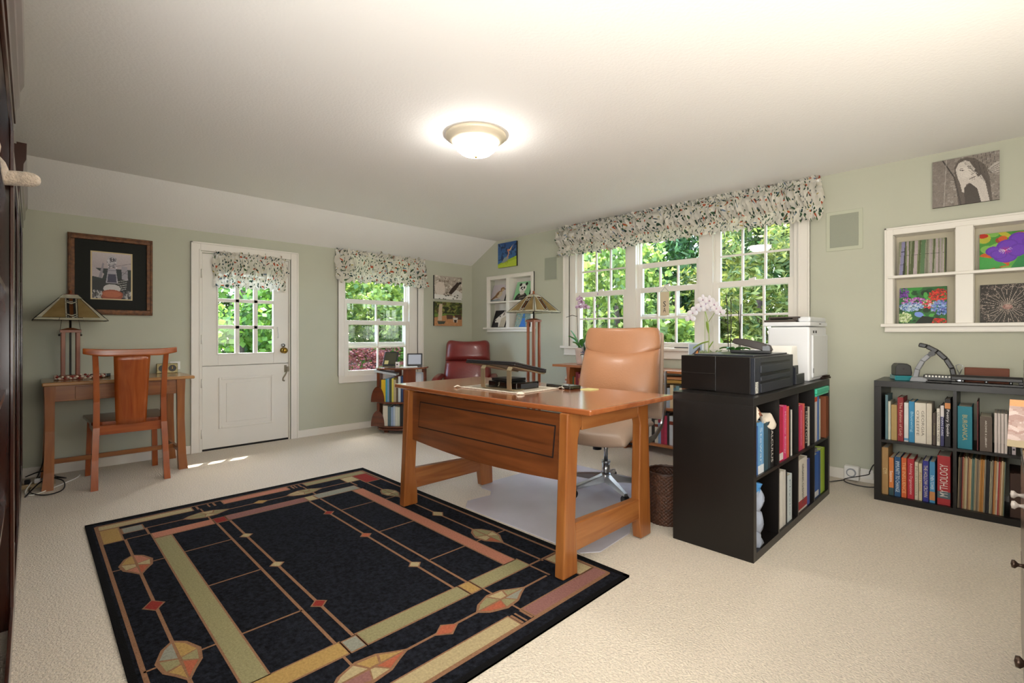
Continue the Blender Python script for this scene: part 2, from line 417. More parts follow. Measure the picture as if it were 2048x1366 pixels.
q_ = MB(); q_.box(-.06, -3.178, 0, -.012, -2.422, .017); q_.build('dark_gap_strip', M_black, door)  # black strip added as the dark gap under the door; stops light leaking in
q_ = MB(); q_.box(-.056, -3.178, .755, -.048, -2.422, .80); q_.build('light_stop_strip', M_door, door)  # strip added behind the leaf split to keep outdoor light from leaking through
up = m.build('upper_leaf', M_door, door, bevel=.003)
g = MB(); g.box(-.03, -3.05, .885, -.027, -2.565, 1.68); g.build('glass_pane', M_glass, up)
m = leaf('l', -3.178, -2.422, .018, .772)
def ring(mb, a0, a1, z0, z1, w, x0, x1):
    mb.box(x0, a0, z0, x1, a0+w, z1); mb.box(x0, a1-w, z0, x1, a1, z1); mb.box(x0, a0+w, z0, x1, a1-w, z0+w); mb.box(x0, a0+w, z1-w, x1, a1-w, z1)
ring(m, -3.045, -2.565, .19, .665, .022, -.008, .002); m.box(-.008, -2.985, .245, -.002, -2.625, .61)
low = m.build('lower_leaf', M_door, door, bevel=.006, seg=2)
k = MB(); Mx = Matrix.Rotation(PI/2, 4, 'Y')
k.lathe([(.0, 0), (.028, 0), (.028, .006), (.012, .01), (.012, .03), (.024, .038), (.03, .052), (.024, .066), (0, .07)], (-.008, -2.475, .905), 20, M=Mx)
k.build('door_knob', M_brass, door)
k = MB(); k.lathe([(0, 0), (.018, 0), (.02, .012), (0, .016)], (-.008, -2.475, .955), 16, M=Mx); k.build('deadbolt', M_steel, door)
k = MB(); k.box(-.008, -2.462, .685, .004, -2.442, .755); k.tube([(.0, -2.452, .70), (.04, -2.455, .69), (.045, -2.475, .655), (.04, -2.49, .63), (.03, -2.488, .605), (.022, -2.472, .60)], [.007, .007, .007, .006, .006, .007], 10); k.box(-.006, -2.44, .69, .006, -2.418, .74)
k.build('latch_handle', mat('antique nickel', '#9d9482', .35, 1.), door)
for zz in (1.62, 1.02, .62, .16):
    k = MB(); k.tube([(.002, -3.184, zz-.04), (.002, -3.184, zz+.04)], .006); k.build('hinge', M_trim, door)
k = MB(); k.tube([(.0, -2.53, 1.14), (.01, -2.52, 1.06), (.014, -2.53, 1.03)], .005); k.build('blind_wand', M_white, door)

# ------------------------------------------------------------------ gathered flowered valances
def floral():
    m = bpy.data.materials.new('flowered cotton'); m.use_nodes = True; n = m.node_tree.nodes; l = m.node_tree.links; b = n['Principled BSDF']
    b.inputs['Roughness'].default_value = .85
    at = n.new('ShaderNodeAttribute'); at.attribute_name = 'UVMap'
    dn = n.new('ShaderNodeTexNoise'); dn.inputs['Scale'].default_value = 9; l.new(at.outputs['Vector'], dn.inputs['Vector'])
    dm = n.new('ShaderNodeVectorMath'); dm.operation = 'SCALE'; dm.inputs['Scale'].default_value = .06; l.new(dn.outputs['Color'], dm.inputs[0])
    da = n.new('ShaderNodeVectorMath'); l.new(at.outputs['Vector'], da.inputs[0]); l.new(dm.outputs[0], da.inputs[1]); base = da.outputs[0]
    cur = None
    def layer(cur, scale, stretch, rot, thr, lo, hi, col, off):
        mp = n.new('ShaderNodeMapping'); mp.inputs['Scale'].default_value = (stretch[0], stretch[1], 1); mp.inputs['Rotation'].default_value = (0, 0, R(rot)); mp.inputs['Location'].default_value = (off, off*.7, 0)
        l.new(base, mp.inputs['Vector'])
        v = n.new('ShaderNodeTexVoronoi'); v.inputs['Scale'].default_value = scale; v.voronoi_dimensions = '2D'; l.new(mp.outputs[0], v.inputs['Vector'])
        lt = n.new('ShaderNodeMath'); lt.operation = 'LESS_THAN'; lt.inputs[1].default_value = thr; l.new(v.outputs['Distance'], lt.inputs[0])
        sp = n.new('ShaderNodeSeparateColor'); l.new(v.outputs['Color'], sp.inputs[0])
        g1 = n.new('ShaderNodeMath'); g1.operation = 'GREATER_THAN'; g1.inputs[1].default_value = lo; l.new(sp.outputs[0], g1.inputs[0])
        g2 = n.new('ShaderNodeMath'); g2.operation = 'LESS_THAN'; g2.inputs[1].default_value = hi; l.new(sp.outputs[0], g2.inputs[0])
        a = n.new('ShaderNodeMath'); a.operation = 'MULTIPLY'; l.new(g1.outputs[0], a.inputs[0]); l.new(g2.outputs[0], a.inputs[1])
        c = n.new('ShaderNodeMath'); c.operation = 'MULTIPLY'; l.new(a.outputs[0], c.inputs[0]); l.new(lt.outputs[0], c.inputs[1])
        mx = n.new('ShaderNodeMixRGB'); mx.inputs[2].default_value = (*hx(col), 1); l.new(c.outputs[0], mx.inputs[0])
        if cur is None: mx.inputs[1].default_value = (*hx('#f3eee2'), 1)
        else: l.new(cur, mx.inputs[1])
        return mx.outputs[0]
    cur = layer(cur, 17, (1, 1), 20, .20, 0, .26, '#c9603c', 0)
    cur = layer(cur, 30, (1, 1), 50, .15, 0, .15, '#c9b25e', 3)
    cur = layer(cur, 20, (1, 1), 70, .18, .85, 1, '#7f93a8', 5)
    cur = layer(cur, 20, (2.4, .9), 35, .24, .3, .62, '#2f4a3a', 1)
    cur = layer(cur, 20, (2.4, .9), -40, .23, .15, .48, '#4c6a4a', 7)
    cur = layer(cur, 24, (2.6, .8), 80, .21, .6, .88, '#2f4a4e', 9)
    l.new(cur, b.inputs['Base Color'])
    tr = n.new('ShaderNodeBsdfTranslucent'); l.new(cur, tr.inputs[0]); mx = n.new('ShaderNodeMixShader'); mx.inputs[0].default_value = .3
    l.new(b.outputs[0], mx.inputs[1]); l.new(tr.outputs[0], mx.inputs[2]); l.new(mx.outputs[0], n['Material Output'].inputs[0])
    return m
M_floral = floral()
def valance(label, L, H, loc, rz, bulge=.095, seed=1, folds=12, group='flowered balloon valances'):
    """local: x along, front -y, z from 0 (bottom) to H"""
    rnd = random.Random(seed); root = thing('valance', label, 'valance', loc, rz, group)
    ph = [(rnd.uniform(0, 6.28), rnd.uniform(.7, 1.3), rnd.uniform(.5, 1.5)) for _ in range(8)]
    def fold(s, k, amp):
        r = 0
        for i, (p, fr, a) in enumerate(ph): r += a*math.sin(s*fr*k*(1+.37*i)+p)
        return r*amp/3
    z1, z2 = H*.86, H*.30
    def mk(name, za, zb, prof, n_v, k, amp, zamp, wid):
        def fn(u, v):
            s = u*L; t = v; z = za+(zb-za)*t; y = prof(t)
            a = amp*(.35+.65*math.sin(PI*min(1, t*.9+.1))) if name == 'balloon_body' else amp*(.3+t*.9 if name == 'hem_ruffle' else .4+t)
            f1 = fold(s+t*.03, k, a); side = 1-min(1, min(u, 1-u)*L/.06)
            y = y*(1-.75*side**2)+f1
            zz = z+fold(s*1.3+4, k*.7, zamp)*(t if name != 'balloon_body' else math.sin(PI*t))
            x = s-L/2 + fold(s*2+9, k, .006)+(-1 if u < .5 else 1)*wid*math.sin(PI*t)*side
            return (x, min(y, -.004), zz)
        nu = int(L*90); me = MB(); me.grid(fn, nu, n_v)
        o = me.build(name, M_floral, root)
        uv = o.data.uv_layers.new(name='UVMap'); w = nu+1
        for lp in o.data.loops:
            i = lp.vertex_index % w; j = lp.vertex_index//w
            uv.data[lp.index].uv = (i/nu*L*1.5+seed*3.3, (za+(zb-za)*j/n_v)*1.25)
        return o
    mk('header_ruffle', z1, H, lambda t: -.035-.012*t, 6, 95, .026, .02, 0)
    mk('balloon_body', z2, z1, lambda t: -.03-bulge*math.sin(PI*(.12+.88*(1-t)))**.8*(1.0-.25*t), 18, 60, .046, .026, .02)
    mk('hem_ruffle', z2+.012, 0, lambda t: -.05-.035*t, 8, 62, .036, .018, .01)
    r = MB(); r.tube([(-L/2+.02, -.03, z1), (L/2-.02, -.03, z1)], .009, 10); r.build('curtain_rod', M_white, root)
    for s in (-1, 1):
        r = MB(); r.box(s*(L/2-.02)-.008, -.035, z1-.03, s*(L/2-.02)+.008, 0, z1+.02); r.build('rod_bracket', M_white, root)
    return root
valance('long white valance with small orange and green flowers over the three wide windows', 2.57, .33, (2.86, -.02, 1.935), 0, .10, 3)
valance('flowered gathered valance over the single window beside the door', 1.15, .34, (.02, -1.365, 1.645), PI/2, .055, 5)
valance('short flowered gathered valance hung on the white door', .62, .33, (-.004, -2.775, 1.50), PI/2, .05, 8)

# ------------------------------------------------------------------ flush ceiling light
M_shadeglass = mat('glowing frosted glass', '#fffaf0', .4, emit=(1, .96, .90), estr=24)
def flush(label, loc, group=None):
    r = thing('ceiling_light', label, 'ceiling light', loc, 0, group)
    m = MB(); m.lathe([(.0, 0), (.182, 0), (.184, -.008), (.178, -.02), (.160, -.026), (.156, -.036), (.145, -.042), (.137, -.05), (.12, -.045)], n=48)
    m.build('mounting_ring', mat('champagne metal', '#e8dcc4', .4, .1), r)
    m = MB(); m.lathe([(.134, -.045), (.132, -.06), (.118, -.085), (.09, -.108), (.05, -.123), (.0, -.128)], n=40); m.build('glass_dome', M_shadeglass, r)
    m = MB(); m.lathe([(.0, -.124), (.010, -.126), (.008, -.136), (0, -.14)], n=12); m.build('finial', M_brass, r)
    return r
flush('round flush ceiling light with frosted dome and champagne metal ring', (2.868, -2.372, 2.27))
#lamp('ceiling_light_bulb', 'POINT', (2.868, -2.372, 1.98), 22, (1.0, .91, .78), .10)

# ------------------------------------------------------------------ stained-glass pattern area rug
def build_rug():
    N = {'bk': 0, 'ln': 1, 'gr': 2, 'pk': 3, 'cr': 4, 'yl': 5, 'gy': 6, 'rd': 7, 'mv': 8, 'or': 9, 'bd': 10}
    def pile(nm, c, v=.16): return mat(nm, c, .95, var=v, vs=120, bump=.6, bs=300, spec=.15)
    ms = [mat('black rug pile', '#1a1c23', .95, var=.75, vs=70, bump=.8, bs=220, spec=.1), pile('tan rug pile', '#8f6a50'), pile('sage rug pile', '#948d68'), pile('salmon rug pile', '#b67a64'), pile('cream rug pile', '#b3a27c'),
          pile('straw rug pile', '#ad8d56'), pile('grey rug pile', '#8f8f82'), pile('red rug pile', '#8c332c'), pile('mauve rug pile', '#8f655f'), pile('orange rug pile', '#ad6147'), pile('black rug binding', '#0b0b0d')]
    m = MB(); W, D, T = 2.42, 1.66, .007
    m.box(.0, -D, 0, W, 0, T, N['bk'])
    for q in ((0, -D, W, -D+.022), (0, -.022, W, 0), (0, -D, .022, 0), (W-.022, -D, W, 0)): m.box(q[0], q[1], 0, q[2], q[3], T+.002, N['bd'])
    z = [T+.0004]
    def poly(pts, c, dz=0): m.add([(p[0], p[1], z[0]+dz) for p in pts], [tuple(range(len(pts)))], N[c])
    def rect(u0, u1, v0, v1, c, edge=True):
        if edge: poly([(u0-.007, v0-.007), (u1+.007, v0-.007), (u1+.007, v1+.007), (u0-.007, v1+.007)], 'ln', .0004)
        poly([(u0, v0), (u1, v0), (u1, v1), (u0, v1)], c, .0012)
    def ln(p, q, w=.011):
        d = Vector((q[0]-p[0], q[1]-p[1])); d.normalize(); n_ = Vector((-d.y, d.x))*w/2
        poly([(p[0]-n_.x, p[1]-n_.y), (q[0]-n_.x, q[1]-n_.y), (q[0]+n_.x, q[1]+n_.y), (p[0]+n_.x, p[1]+n_.y)], 'ln', .0006)
    a, b_, c_, d_ = .07, 2.345, -1.62, -.045     # outer frame line
    ln((a, c_), (b_, c_), .014); ln((a, d_), (b_, d_), .014); ln((a, c_), (a, d_), .014); ln((b_, c_), (b_, d_), .014)
    # outer coloured bands on the two short sides
    rect(.085, .15, -1.61, -1.18, 'cr'); rect(.085, .15, -1.01, -.62, 'pk'); rect(.085, .15, -.50, -.06, 'gr')
    rect(2.27, 2.335, -1.61, -1.20, 'or'); rect(2.27, 2.335, -1.10, -.60, 'cr'); rect(2.27, 2.335, -.52, -.05, 'mv')
    for v in (-1.15, -1.06, -.585, -.535):
        for u0 in (.085, 2.27): ln((u0, v), (u0+.065, v), .012); ln((u0, v-.03), (u0+.065, v-.03), .009)
    # corners
    rect(.165, .385, -1.61, -1.535, 'yl'); rect(.20, .285, -1.52, -1.435, 'gy')
    rect(.165, .37, -.165, -.065, 'rd'); rect(.165, .28, -.26, -.175, 'cr')
    rect(2.06, 2.26, -.145, -.06, 'cr'); rect(2.06, 2.26, -1.61, -1.53, 'gy')
    # inner frame bands
    rect(.39, .47, -1.415, -1.14, 'pk'); rect(.39, .47, -1.13, -1.075, 'rd'); rect(.385, .465, -1.065, -.62, 'mv'); rect(.385, .47, -.61, -.56, 'cr'); rect(.38, .465, -.55, -.265, 'gy')
    rect(.485, 1.965, -1.415, -1.345, 'gr'); rect(.48, 1.96, -.32, -.255, 'pk')
    rect(1.97, 2.045, -1.415, -1.12, 'yl'); rect(1.975, 2.045, -1.11, -1.06, 'gy'); rect(1.965, 2.045, -1.05, -.60, 'gr'); rect(1.965, 2.045, -.59, -.54, 'yl'); rect(1.965, 2.045, -.53, -.245, 'gr')
    # field lines
    for v in (-1.13, -1.065, -.615, -.545): ln((.48, v), (1.965, v), .012)
    for u in (.77, 1.22, 1.68): ln((u, -1.34), (u, -1.13), .009); ln((u, -.545), (u, -.32), .009)
    for v in (-1.525, -.165): ln((.385, v), (2.06, v), .012)
    for u in (.275, 2.165): ln((u, -1.43), (u, -.26), .011)
    for v in (-1.425, -.245): ln((.28, v), (.39, v)); ln((2.045, v), (2.17, v))
    ln((.385, -1.52), (.385, -1.43), .009); ln((2.045, -.245), (2.045, -.06), .011); ln((2.045, -1.42), (2.045, -1.61), .011)
    for u in (.78, 1.68):
        for v0, v1 in ((-1.62, -1.42), (-.255, -.05)): ln((u, v0), (u, v1), .009)
    for v in (-1.14, -.53):
        ln((.15, v), (.39, v), .009); ln((2.045, v), (2.27, v), .009)
    def dia(u, v, du, dv, c):
        poly([(u-du-.008, v), (u, v-dv-.008), (u+du+.008, v), (u, v+dv+.008)], 'ln', .0012)
        poly([(u-du, v), (u, v-dv), (u+du, v), (u, v+dv)], c, .0020)
    for u, v, c in ((.77, -1.065, 'cr'), (1.22, -1.065, 'cr'), (1.68, -1.065, 'rd'), (.76, -.615, 'rd'), (1.21, -.615, 'or'), (1.67, -.615, 'cr')): dia(u, v, .028, .026, c)
    dia(1.24, -1.53, .045, .03, 'rd'); dia(1.23, -.165, .045, .03, 'cr'); dia(.275, -.84, .03, .04, 'yl'); dia(2.17, -.81, .03, .045, 'or')
    def tulip(u, v, L, w, ax, cs):
        """pointed leaf of coloured cells, long axis along u or v"""
        def q(s, t): return (u+s*L/2, v+t*w/2) if ax == 'u' else (u+t*w/2, v+s*L/2)
        out = [(-1, 0), (-.72, .55), (-.2, .95), (.3, .8), (.62, .4), (1, 0), (.62, -.4), (.3, -.8), (-.2, -.95), (-.72, -.55)]
        poly([q(s*1.06, t*1.14) for s, t in out], 'ln', .0012)
        cells = [[(-.92, .06), (-.70, .48), (-.22, .86), (-.1, .08)], [(-.18, .86), (.28, .74), (.05, .1), (-.06, .08)], [(.32, .7), (.6, .34), (.9, .04), (.12, .08)],
                 [(-.92, -.06), (-.1, -.08), (-.30, -.84), (-.70, -.48)], [(-.04, -.08), (.2, -.08), (.30, -.72), (-.22, -.86)], [(.26, -.06), (.9, -.04), (.6, -.34), (.36, -.66)]]
        for i, cc in enumerate(cells): poly([q(s, t) for s, t in cc], cs[i % len(cs)], .0020)
    tulip(.77, -1.525, .26, .12, 'u', ['pk', 'cr', 'or', 'yl', 'cr', 'pk']); tulip(1.69, -1.525, .26, .12, 'u', ['yl', 'gr', 'or', 'gy', 'gr', 'yl'])
    tulip(.70, -.165, .22, .10, 'u', ['gr', 'cr', 'gr']); tulip(1.67, -.165, .24, .12, 'u', ['gr', 'cr', 'gr', 'gr', 'cr', 'or'])
    tulip(.275, -1.13, .24, .11, 'v', ['gr', 'cr', 'gr']); tulip(.275, -.56, .24, .11, 'v', ['cr', 'gr', 'gr'])
    tulip(2.165, -1.10, .26, .12, 'v', ['mv', 'cr', 'or', 'cr', 'yl', 'yl']); tulip(2.165, -.53, .26, .12, 'v', ['or', 'gr', 'gy', 'gr', 'cr', 'gr'])
    o = m.build('area_rug', ms, loc=(1.53, -2.41, 0))
    tag(o, 'black area rug with stained-glass style pattern in tan, sage and salmon', 'rug')
build_rug()

# ------------------------------------------------------------------ plastic chair mat
M_mat = mat('milky plastic mat', '#d9d7e2', .25, alpha=.88, spec=.4, var=.04, vs=5)
m = MB(); ol = [(2.78, -2.38), (3.66, -2.38), (3.72, -2.30), (3.70, -2.0), (3.62, -1.85), (3.60, -1.2), (3.54, -1.12), (2.62, -1.12), (2.52, -1.22), (2.50, -1.98), (2.56, -2.06), (2.66, -2.06), (2.72, -2.12), (2.70, -2.30)]
m.prism(ol, 'z', .0, .005); tag(m.build('chair_mat', M_mat, bevel=.002), 'translucent pale plastic chair mat under the big cherry desk', 'chair mat')

# ------------------------------------------------------------------ large cherry desk
W_top = wood('golden cherry top', '#8a4824', '#a8663a', 'x', .14, .8, .7); W_cx = wood('knotty cherry x', '#5a2f16', '#864c26', 'x', .3, .3, .8, True)
W_cz = wood('honey cherry z', '#83481f', '#a56a35', 'z', .3, .3); W_cy = wood('honey cherry y', '#83481f', '#ac723d', 'y', .3, .3, 1, True)
desk = thing('desk', 'large golden cherry desk with flared legs standing on the rug edge', 'desk', (3.13, -2.28, .0))
def L(x, y): return (x-3.13, y+2.28)
m = MB(); ft = [(2.345+1.545*i/14, -2.615-.028*math.sin(PI*i/14)) for i in range(15)]
m.prism([L(*p) for p in ft+[(3.89, -1.885), (2.345, -1.885)]], 'z', .724, .75); m.build('desk_top', W_top, desk, bevel=.007, seg=3, angle=50)
def yz(pts): return [(p[0]+2.28, p[1]) for p in pts]
for x0, x1 in ((3.735, 3.785), (2.485, 2.535)):
    for side in ('front', 'rear'):
        if side == 'front': o_ = [(-2.665, .0125), (-2.563, .0125), (-2.566, .10), (-2.580, .24), (-2.560, .60), (-2.548, .64), (-2.53, .665), (-2.53, .724), (-2.632, .724)]
        else: o_ = [(-1.928, .006), (-2.03, .006), (-2.044, .10), (-2.048, .22), (-2.034, .60), (-2.045, .64), (-2.06, .665), (-2.06, .724), (-1.958, .724)]
        m = MB(); m.prism(yz(o_), 'x', x0-3.13, x1-3.13); m.build('leg', W_cz, desk, bevel=.006, seg=2)
    m = MB(); m.prism(yz([(-2.53, .64), (-2.06, .64), (-2.06, .724), (-2.53, .724)]), 'x', x0-3.128, x1-3.132); m.build('top_rail', W_cy, desk, bevel=.003)
    m = MB(); m.prism(yz([(-2.575, .11), (-2.035, .11), (-2.035, .215), (-2.575, .235)]), 'x', x0-3.126, x1-3.134); m.build('stretcher', W_cy, desk, bevel=.005)
bot = [(2.52+1.225*i/16, .418-.028*math.sin(PI*i/16)) for i in range(17)]
m = MB(); m.prism([(p[0]-3.13, p[1]) for p in bot]+[(3.745-3.13, .712), (2.54-3.13, .712)], 'y', -2.602+2.28, -2.582+2.28)
pn = m.build('front_panel', W_cx, desk, bevel=.002)
m = MB(); q = [(2.598, .502), (3.676, .508), (3.692, .659), (2.616, .661)]; m.prism([(p[0]-3.13, p[1]) for p in q], 'y', -2.603+2.28, -2.6025+2.28)
m.build('panel_groove', mat('dark groove', '#160904', .7), pn)
m = MB(); q = [(2.605, .509), (3.669, .515), (3.684, .652), (2.624, .654)]; m.prism([(p[0]-3.13, p[1]) for p in q], 'y', -2.605+2.28, -2.59+2.28); m.build('inset_board', W_cx, pn)
m = MB(); m.box(-.6, .30, .64, .61, .315, .715); m.build('rear_rail', W_cx, desk)

# ------------------------------------------------------------------ small writing desk by the left wall
W_dx = wood('oak brown y', '#84491f', '#a86a33', 'y', .3, .3); W_dz = wood('oak brown z', '#84491f', '#a5652e', 'z', .32, .25); W_dt = wood('honey oak top', '#a8743c', '#c2925a', 'y', .22, .5)
wd = thing('writing_desk', 'small brown wooden writing desk against the wall left of the door', 'desk', (.29, -3.79, 0))
def LD(x, y): return x-.29, y+3.79
m = MB(); m.box(-.275, -.44, .712, .245, .445, .736); m.build('desk_top', W_dt, wd, bevel=.006)
for y in (-4.19, -3.435):
    for x in (.49, .07):
        s = -1 if y < -3.8 else 1; fo = .02*(1 if x > .2 else -.4); cx, cy = LD(x, y)
        m = MB(); a_, z_ = .026, .712
        lv = [(0, fo, s*.012, .030), (.12, fo*.5, s*.005, .027), (.40, 0, 0, .024), (.58, 0, 0, .025), (.712, 0, 0, .029)]
        for i in range(4):
            (za, xa, ya, ra), (zb, xb, yb, rb) = lv[i], lv[i+1]
            bo = [(cx+xa-ra, cy+ya-ra, za), (cx+xa+ra, cy+ya-ra, za), (cx+xa+ra, cy+ya+ra, za), (cx+xa-ra, cy+ya+ra, za)]
            to = [(cx+xb-rb, cy+yb-rb, zb), (cx+xb+rb, cy+yb-rb, zb), (cx+xb+rb, cy+yb+rb, zb), (cx+xb-rb, cy+yb+rb, zb)]
            m.hexa(bo, to)
        m.build('leg', W_dz, wd)
m = MB(); m.box(.183, -.378, .60, .205, .33, .712); m.box(-.21, -.378, .60, -.19, .33, .712); m.box(-.21, -.385, .60, .20, -.365, .712); m.box(-.21, .328, .60, .2, .348, .712); m.build('apron', W_dx, wd, bevel=.002)
m = MB(); m.box(.196, -.27, .612, .214, .28, .700); d_ = m.build('drawer', W_dx, wd, bevel=.002)
m = MB(); m.lathe([(0, 0), (.008, 0), (.012, .018), (0, .022)], (.214, .0, .655), 12, M=Matrix.Rotation(PI/2, 4, 'Y')); m.build('knob', W_dz, d_)
for y in (-.40, .352): m = MB(); m.box(-.22, y-.010, .13, .2, y+.010, .165); m.build('stretcher', W_dx, wd, bevel=.002)
m = MB(); m.box(-.02, -.40, .13, .0, .352, .165); m.build('stretcher', W_dx, wd, bevel=.002)

# ------------------------------------------------------------------ wooden side chair with broad splat
W_rz = wood('red cherry z', '#8f3f17', '#b5612b', 'z', .25, .4); W_ry = wood('red cherry y', '#8f3f17', '#b8642d', 'y', .25, .4)
ch = thing('side_chair', 'reddish wooden side chair with broad curved splat at the writing desk', 'chair', (.47, -3.77, 0))
def strip(name, path, w, t, mt, par, ax='y', **kw):
    """rectangular-section bar through points; (x,y,z,w,t) with w along y and t along x"""
    m = MB(); k = len(path)
    for i in range(k-1):
        (xa, ya, za), (xb, yb, zb) = path[i], path[i+1]
        wa = w[i] if isinstance(w, (list, tuple)) else w; wb = w[i+1] if isinstance(w, (list, tuple)) else w
        ta = t[i] if isinstance(t, (list, tuple)) else t; tb = t[i+1] if isinstance(t, (list, tuple)) else t
        m.hexa([(xa-ta/2, ya-wa/2, za), (xa+ta/2, ya-wa/2, za), (xa+ta/2, ya+wa/2, za), (xa-ta/2, ya+wa/2, za)],
               [(xb-tb/2, yb-wb/2, zb), (xb+tb/2, yb-wb/2, zb), (xb+tb/2, yb+wb/2, zb), (xb-tb/2, yb+wb/2, zb)])
    bm = bmesh.new()
    return m.build(name, mt, par, **kw)
for s in (-1, 1):
    strip('rear_leg', [(.27, s*.205, 0), (.245, s*.200, .2), (.222, s*.192, .42), (.225, s*.19, .60), (.245, s*.194, .80), (.268, s*.20, .925)], [.040, .036, .036, .034, .032, .030], [.045, .040, .042, .036, .030, .028], W_rz, ch)
    strip('leg', [(-.23, s*.205, 0), (-.215, s*.20, .22), (-.205, s*.195, .43)], [.038, .036, .034], [.036, .036, .036], W_rz, ch)
m = MB(); m.prism([(-.25, -.235), (.20, -.215), (.235, -.16), (.235, .16), (.20, .215), (-.25, .235), (-.262, .12), (-.262, -.12)], 'z', .432, .458); m.build('seat', wood('dark cherry seat', '#5d2a17', '#8a4422', 'x', .2, .5), ch, bevel=.006)
m = MB(); m.box(.20, -.18, .365, .222, .18, .432); m.box(-.215, -.185, .375, -.195, .185, .432); m.box(-.20, -.205, .375, .21, -.188, .432); m.box(-.20, .188, .375, .21, .205, .432); m.build('seat_rail', W_ry, ch, bevel=.002)
def cf(u, v):
    s = u*2-1; y = s*.262; return (.262+.022*(1-s*s), y, .915+.048*v + .010*abs(s)**3*v - (0 if abs(s) < .72 else 0) + (1-v)*.020*max(0, (abs(s)-.62)/.38)**1.2)
m = MB(); m.sheet(cf, 24, 4, .026); m.build('crest_rail', W_ry, ch, bevel=.004)
def sf(u, v):
    w = .168+.035*v; s = u*2-1; return (.222+.055*v**1.4+.014*(1-s*s), s*w/2, .43+.495*v)
m = MB(); m.sheet(sf, 8, 12, .012); m.build('splat', W_rz, ch)

# ------------------------------------------------------------------ two mission lamps with stained-glass shades
M_lead = mat('dark lead came', '#1d1a17', .5, .4)
def artglass(name, c, c2, sc):
    m = mat(name, c, .3, var=.2, vs=sc, col2=c2); n = m.node_tree.nodes; l = m.node_tree.links; b = n['Principled BSDF']
    t = n.new('ShaderNodeBsdfTranslucent'); t.inputs[0].default_value = (*[min(1, q*1.3) for q in hx(c2)], 1); mx = n.new('ShaderNodeMixShader'); mx.inputs[0].default_value = .5
    l.new(b.outputs[0], mx.inputs[1]); l.new(t.outputs[0], mx.inputs[2]); l.new(mx.outputs[0], n['Material Output'].inputs[0]); return m
M_amber = artglass('amber art glass', '#94743f', '#bda876', 14); M_ivory = artglass('ivory art glass', '#c4c0a8', '#e6e2d2', 20); M_brn = artglass('brown art glass', '#5a3216', '#8a5426', 12)
M_lampwood = wood('lamp cherry', '#74361a', '#a0562a', 'z', .4, .1)
def mission_lamp(name, label, loc, hw, ht, colz, pull, base, shade, lit_side=None):
    """hw/ht shade half widths bottom/top, shade=(z0,z1) above base, colz=(z0,z1), base=half width of column"""
    r = thing(name, label, 'lamp', loc)
    z0, z1 = shade; m = MB(); fr = MB()
    for k in range(4):
        M = Matrix.Rotation(k*PI/2, 4, 'Z')
        def q(s, t, o=0.):      # s -1..1 across, t 0..1 up; on facet facing -y
            w = hw+(ht-hw)*t; return M @ Vector((s*w, -(w+o), z0+(z1-z0)*t))
        def cell(pts, mi): m.add([q(*p) for p in pts], [tuple(range(len(pts)))], mi)
        X = lambda a, t: a*hw/(hw+(ht-hw)*t)          # keep a stripe's real width constant
        rows = [(.0, .10), (.10, .86), (.86, 1.)]
        for (ta, tb) in rows[:1]+rows[2:]:
            for sa, sb, mi in ((-1, -.32, 1), (-.32, .32, 1), (.32, 1, 1)):
                cell([(sa, ta), (sb, ta), (sb, tb), (sa, tb)], mi)
        ta, tb = .10, .86; c1 = .10; c2 = .21
        def sx(a, t): return max(-1, min(1, X(a, t)))
        cell([(sx(-c1*.6, ta), ta), (sx(c1*.6, ta), ta), (sx(c1*.6, tb), tb), (sx(-c1*.6, tb), tb)], 2)
        for sg in (-1, 1):
            cell([(sx(sg*c1*.6, ta), ta), (sx(sg*c1*1.15, ta), ta), (sx(sg*c1*1.15, tb), tb), (sx(sg*c1*.6, tb), tb)], 3)
            cell([(sx(sg*c1*1.15, ta), ta), (sx(sg*c2*.8, ta), ta), (sx(sg*c2*.8, tb), tb), (sx(sg*c1*1.15, tb), tb)], 1)
            cell([(sx(sg*c2*.8, ta), ta), (sg*.84, ta), (sg*.80, tb), (sx(sg*c2*.8, tb), tb)], 0)
            cell([(sg*.84, ta), (sg*1, ta), (sg*1, tb), (sg*.80, tb)], 1)
            for a in (c1*.6, c1*1.15, c2*.8): fr.tube([q(sx(sg*a, ta), ta, .001), q(sx(sg*a, tb), tb, .001)], .0016, 4)
            fr.tube([q(sg*.84, ta, .001), q(sg*.80, tb, .001)], .0016, 4)
            fr.tube([q(sg*.34, 0, .001), q(sg*.34, .1, .001)], .0013, 4)
            for t in (.16, .24, .72, .80):
                fr.tube([q(0, t-.05, .002), q(sx(sg*c2*.8, t), t, .002)], .0014, 4)
                cell2 = [(0, t-.09), (sx(sg*c1*1.15, t), t-.035), (sx(sg*c1*1.15, t), t), (0, t-.05)]
                m.add([q(a_, b_, .0008) for a_, b_ in cell2], [(0, 1, 2, 3)], 1)
        for t in (0, .10, .86, 1.): fr.tube([q(-1, t, .001), q(1, t, .001)], .0024 if t in (0, 1) else .0016, 4)
        fr.tube([q(1, 0, .001), q(1, 1, .001)], .003, 5)
    sh = m.build('lamp_shade', [M_amber, M_ivory, M_brn, M_lead], r); so = sh.modifiers.new('thick', 'SOLIDIFY'); so.thickness = .003
    fr.build('came', M_lead, sh)
    c0, c1_ = colz; m = MB()
    w = MB(); w.box(-base*1.30, -base*1.30, 0, base*1.30, base*1.30, .022); w.box(-base*1.12, -base*1.12, .022, base*1.12, base*1.12, c0); w.build('lamp_base', M_lampwood, r, bevel=.003)
    for sx_ in (-1, 1):
        for sy in (-1, 1):
            pw = base*.44; w = MB(); w.box(sx_*base-(pw if sx_ > 0 else 0), sy*base-(pw if sy > 0 else 0), c0, sx_*base+(0 if sx_ > 0 else pw), sy*base+(0 if sy > 0 else pw), c1_); w.build('post', M_lampwood, r, bevel=.002)
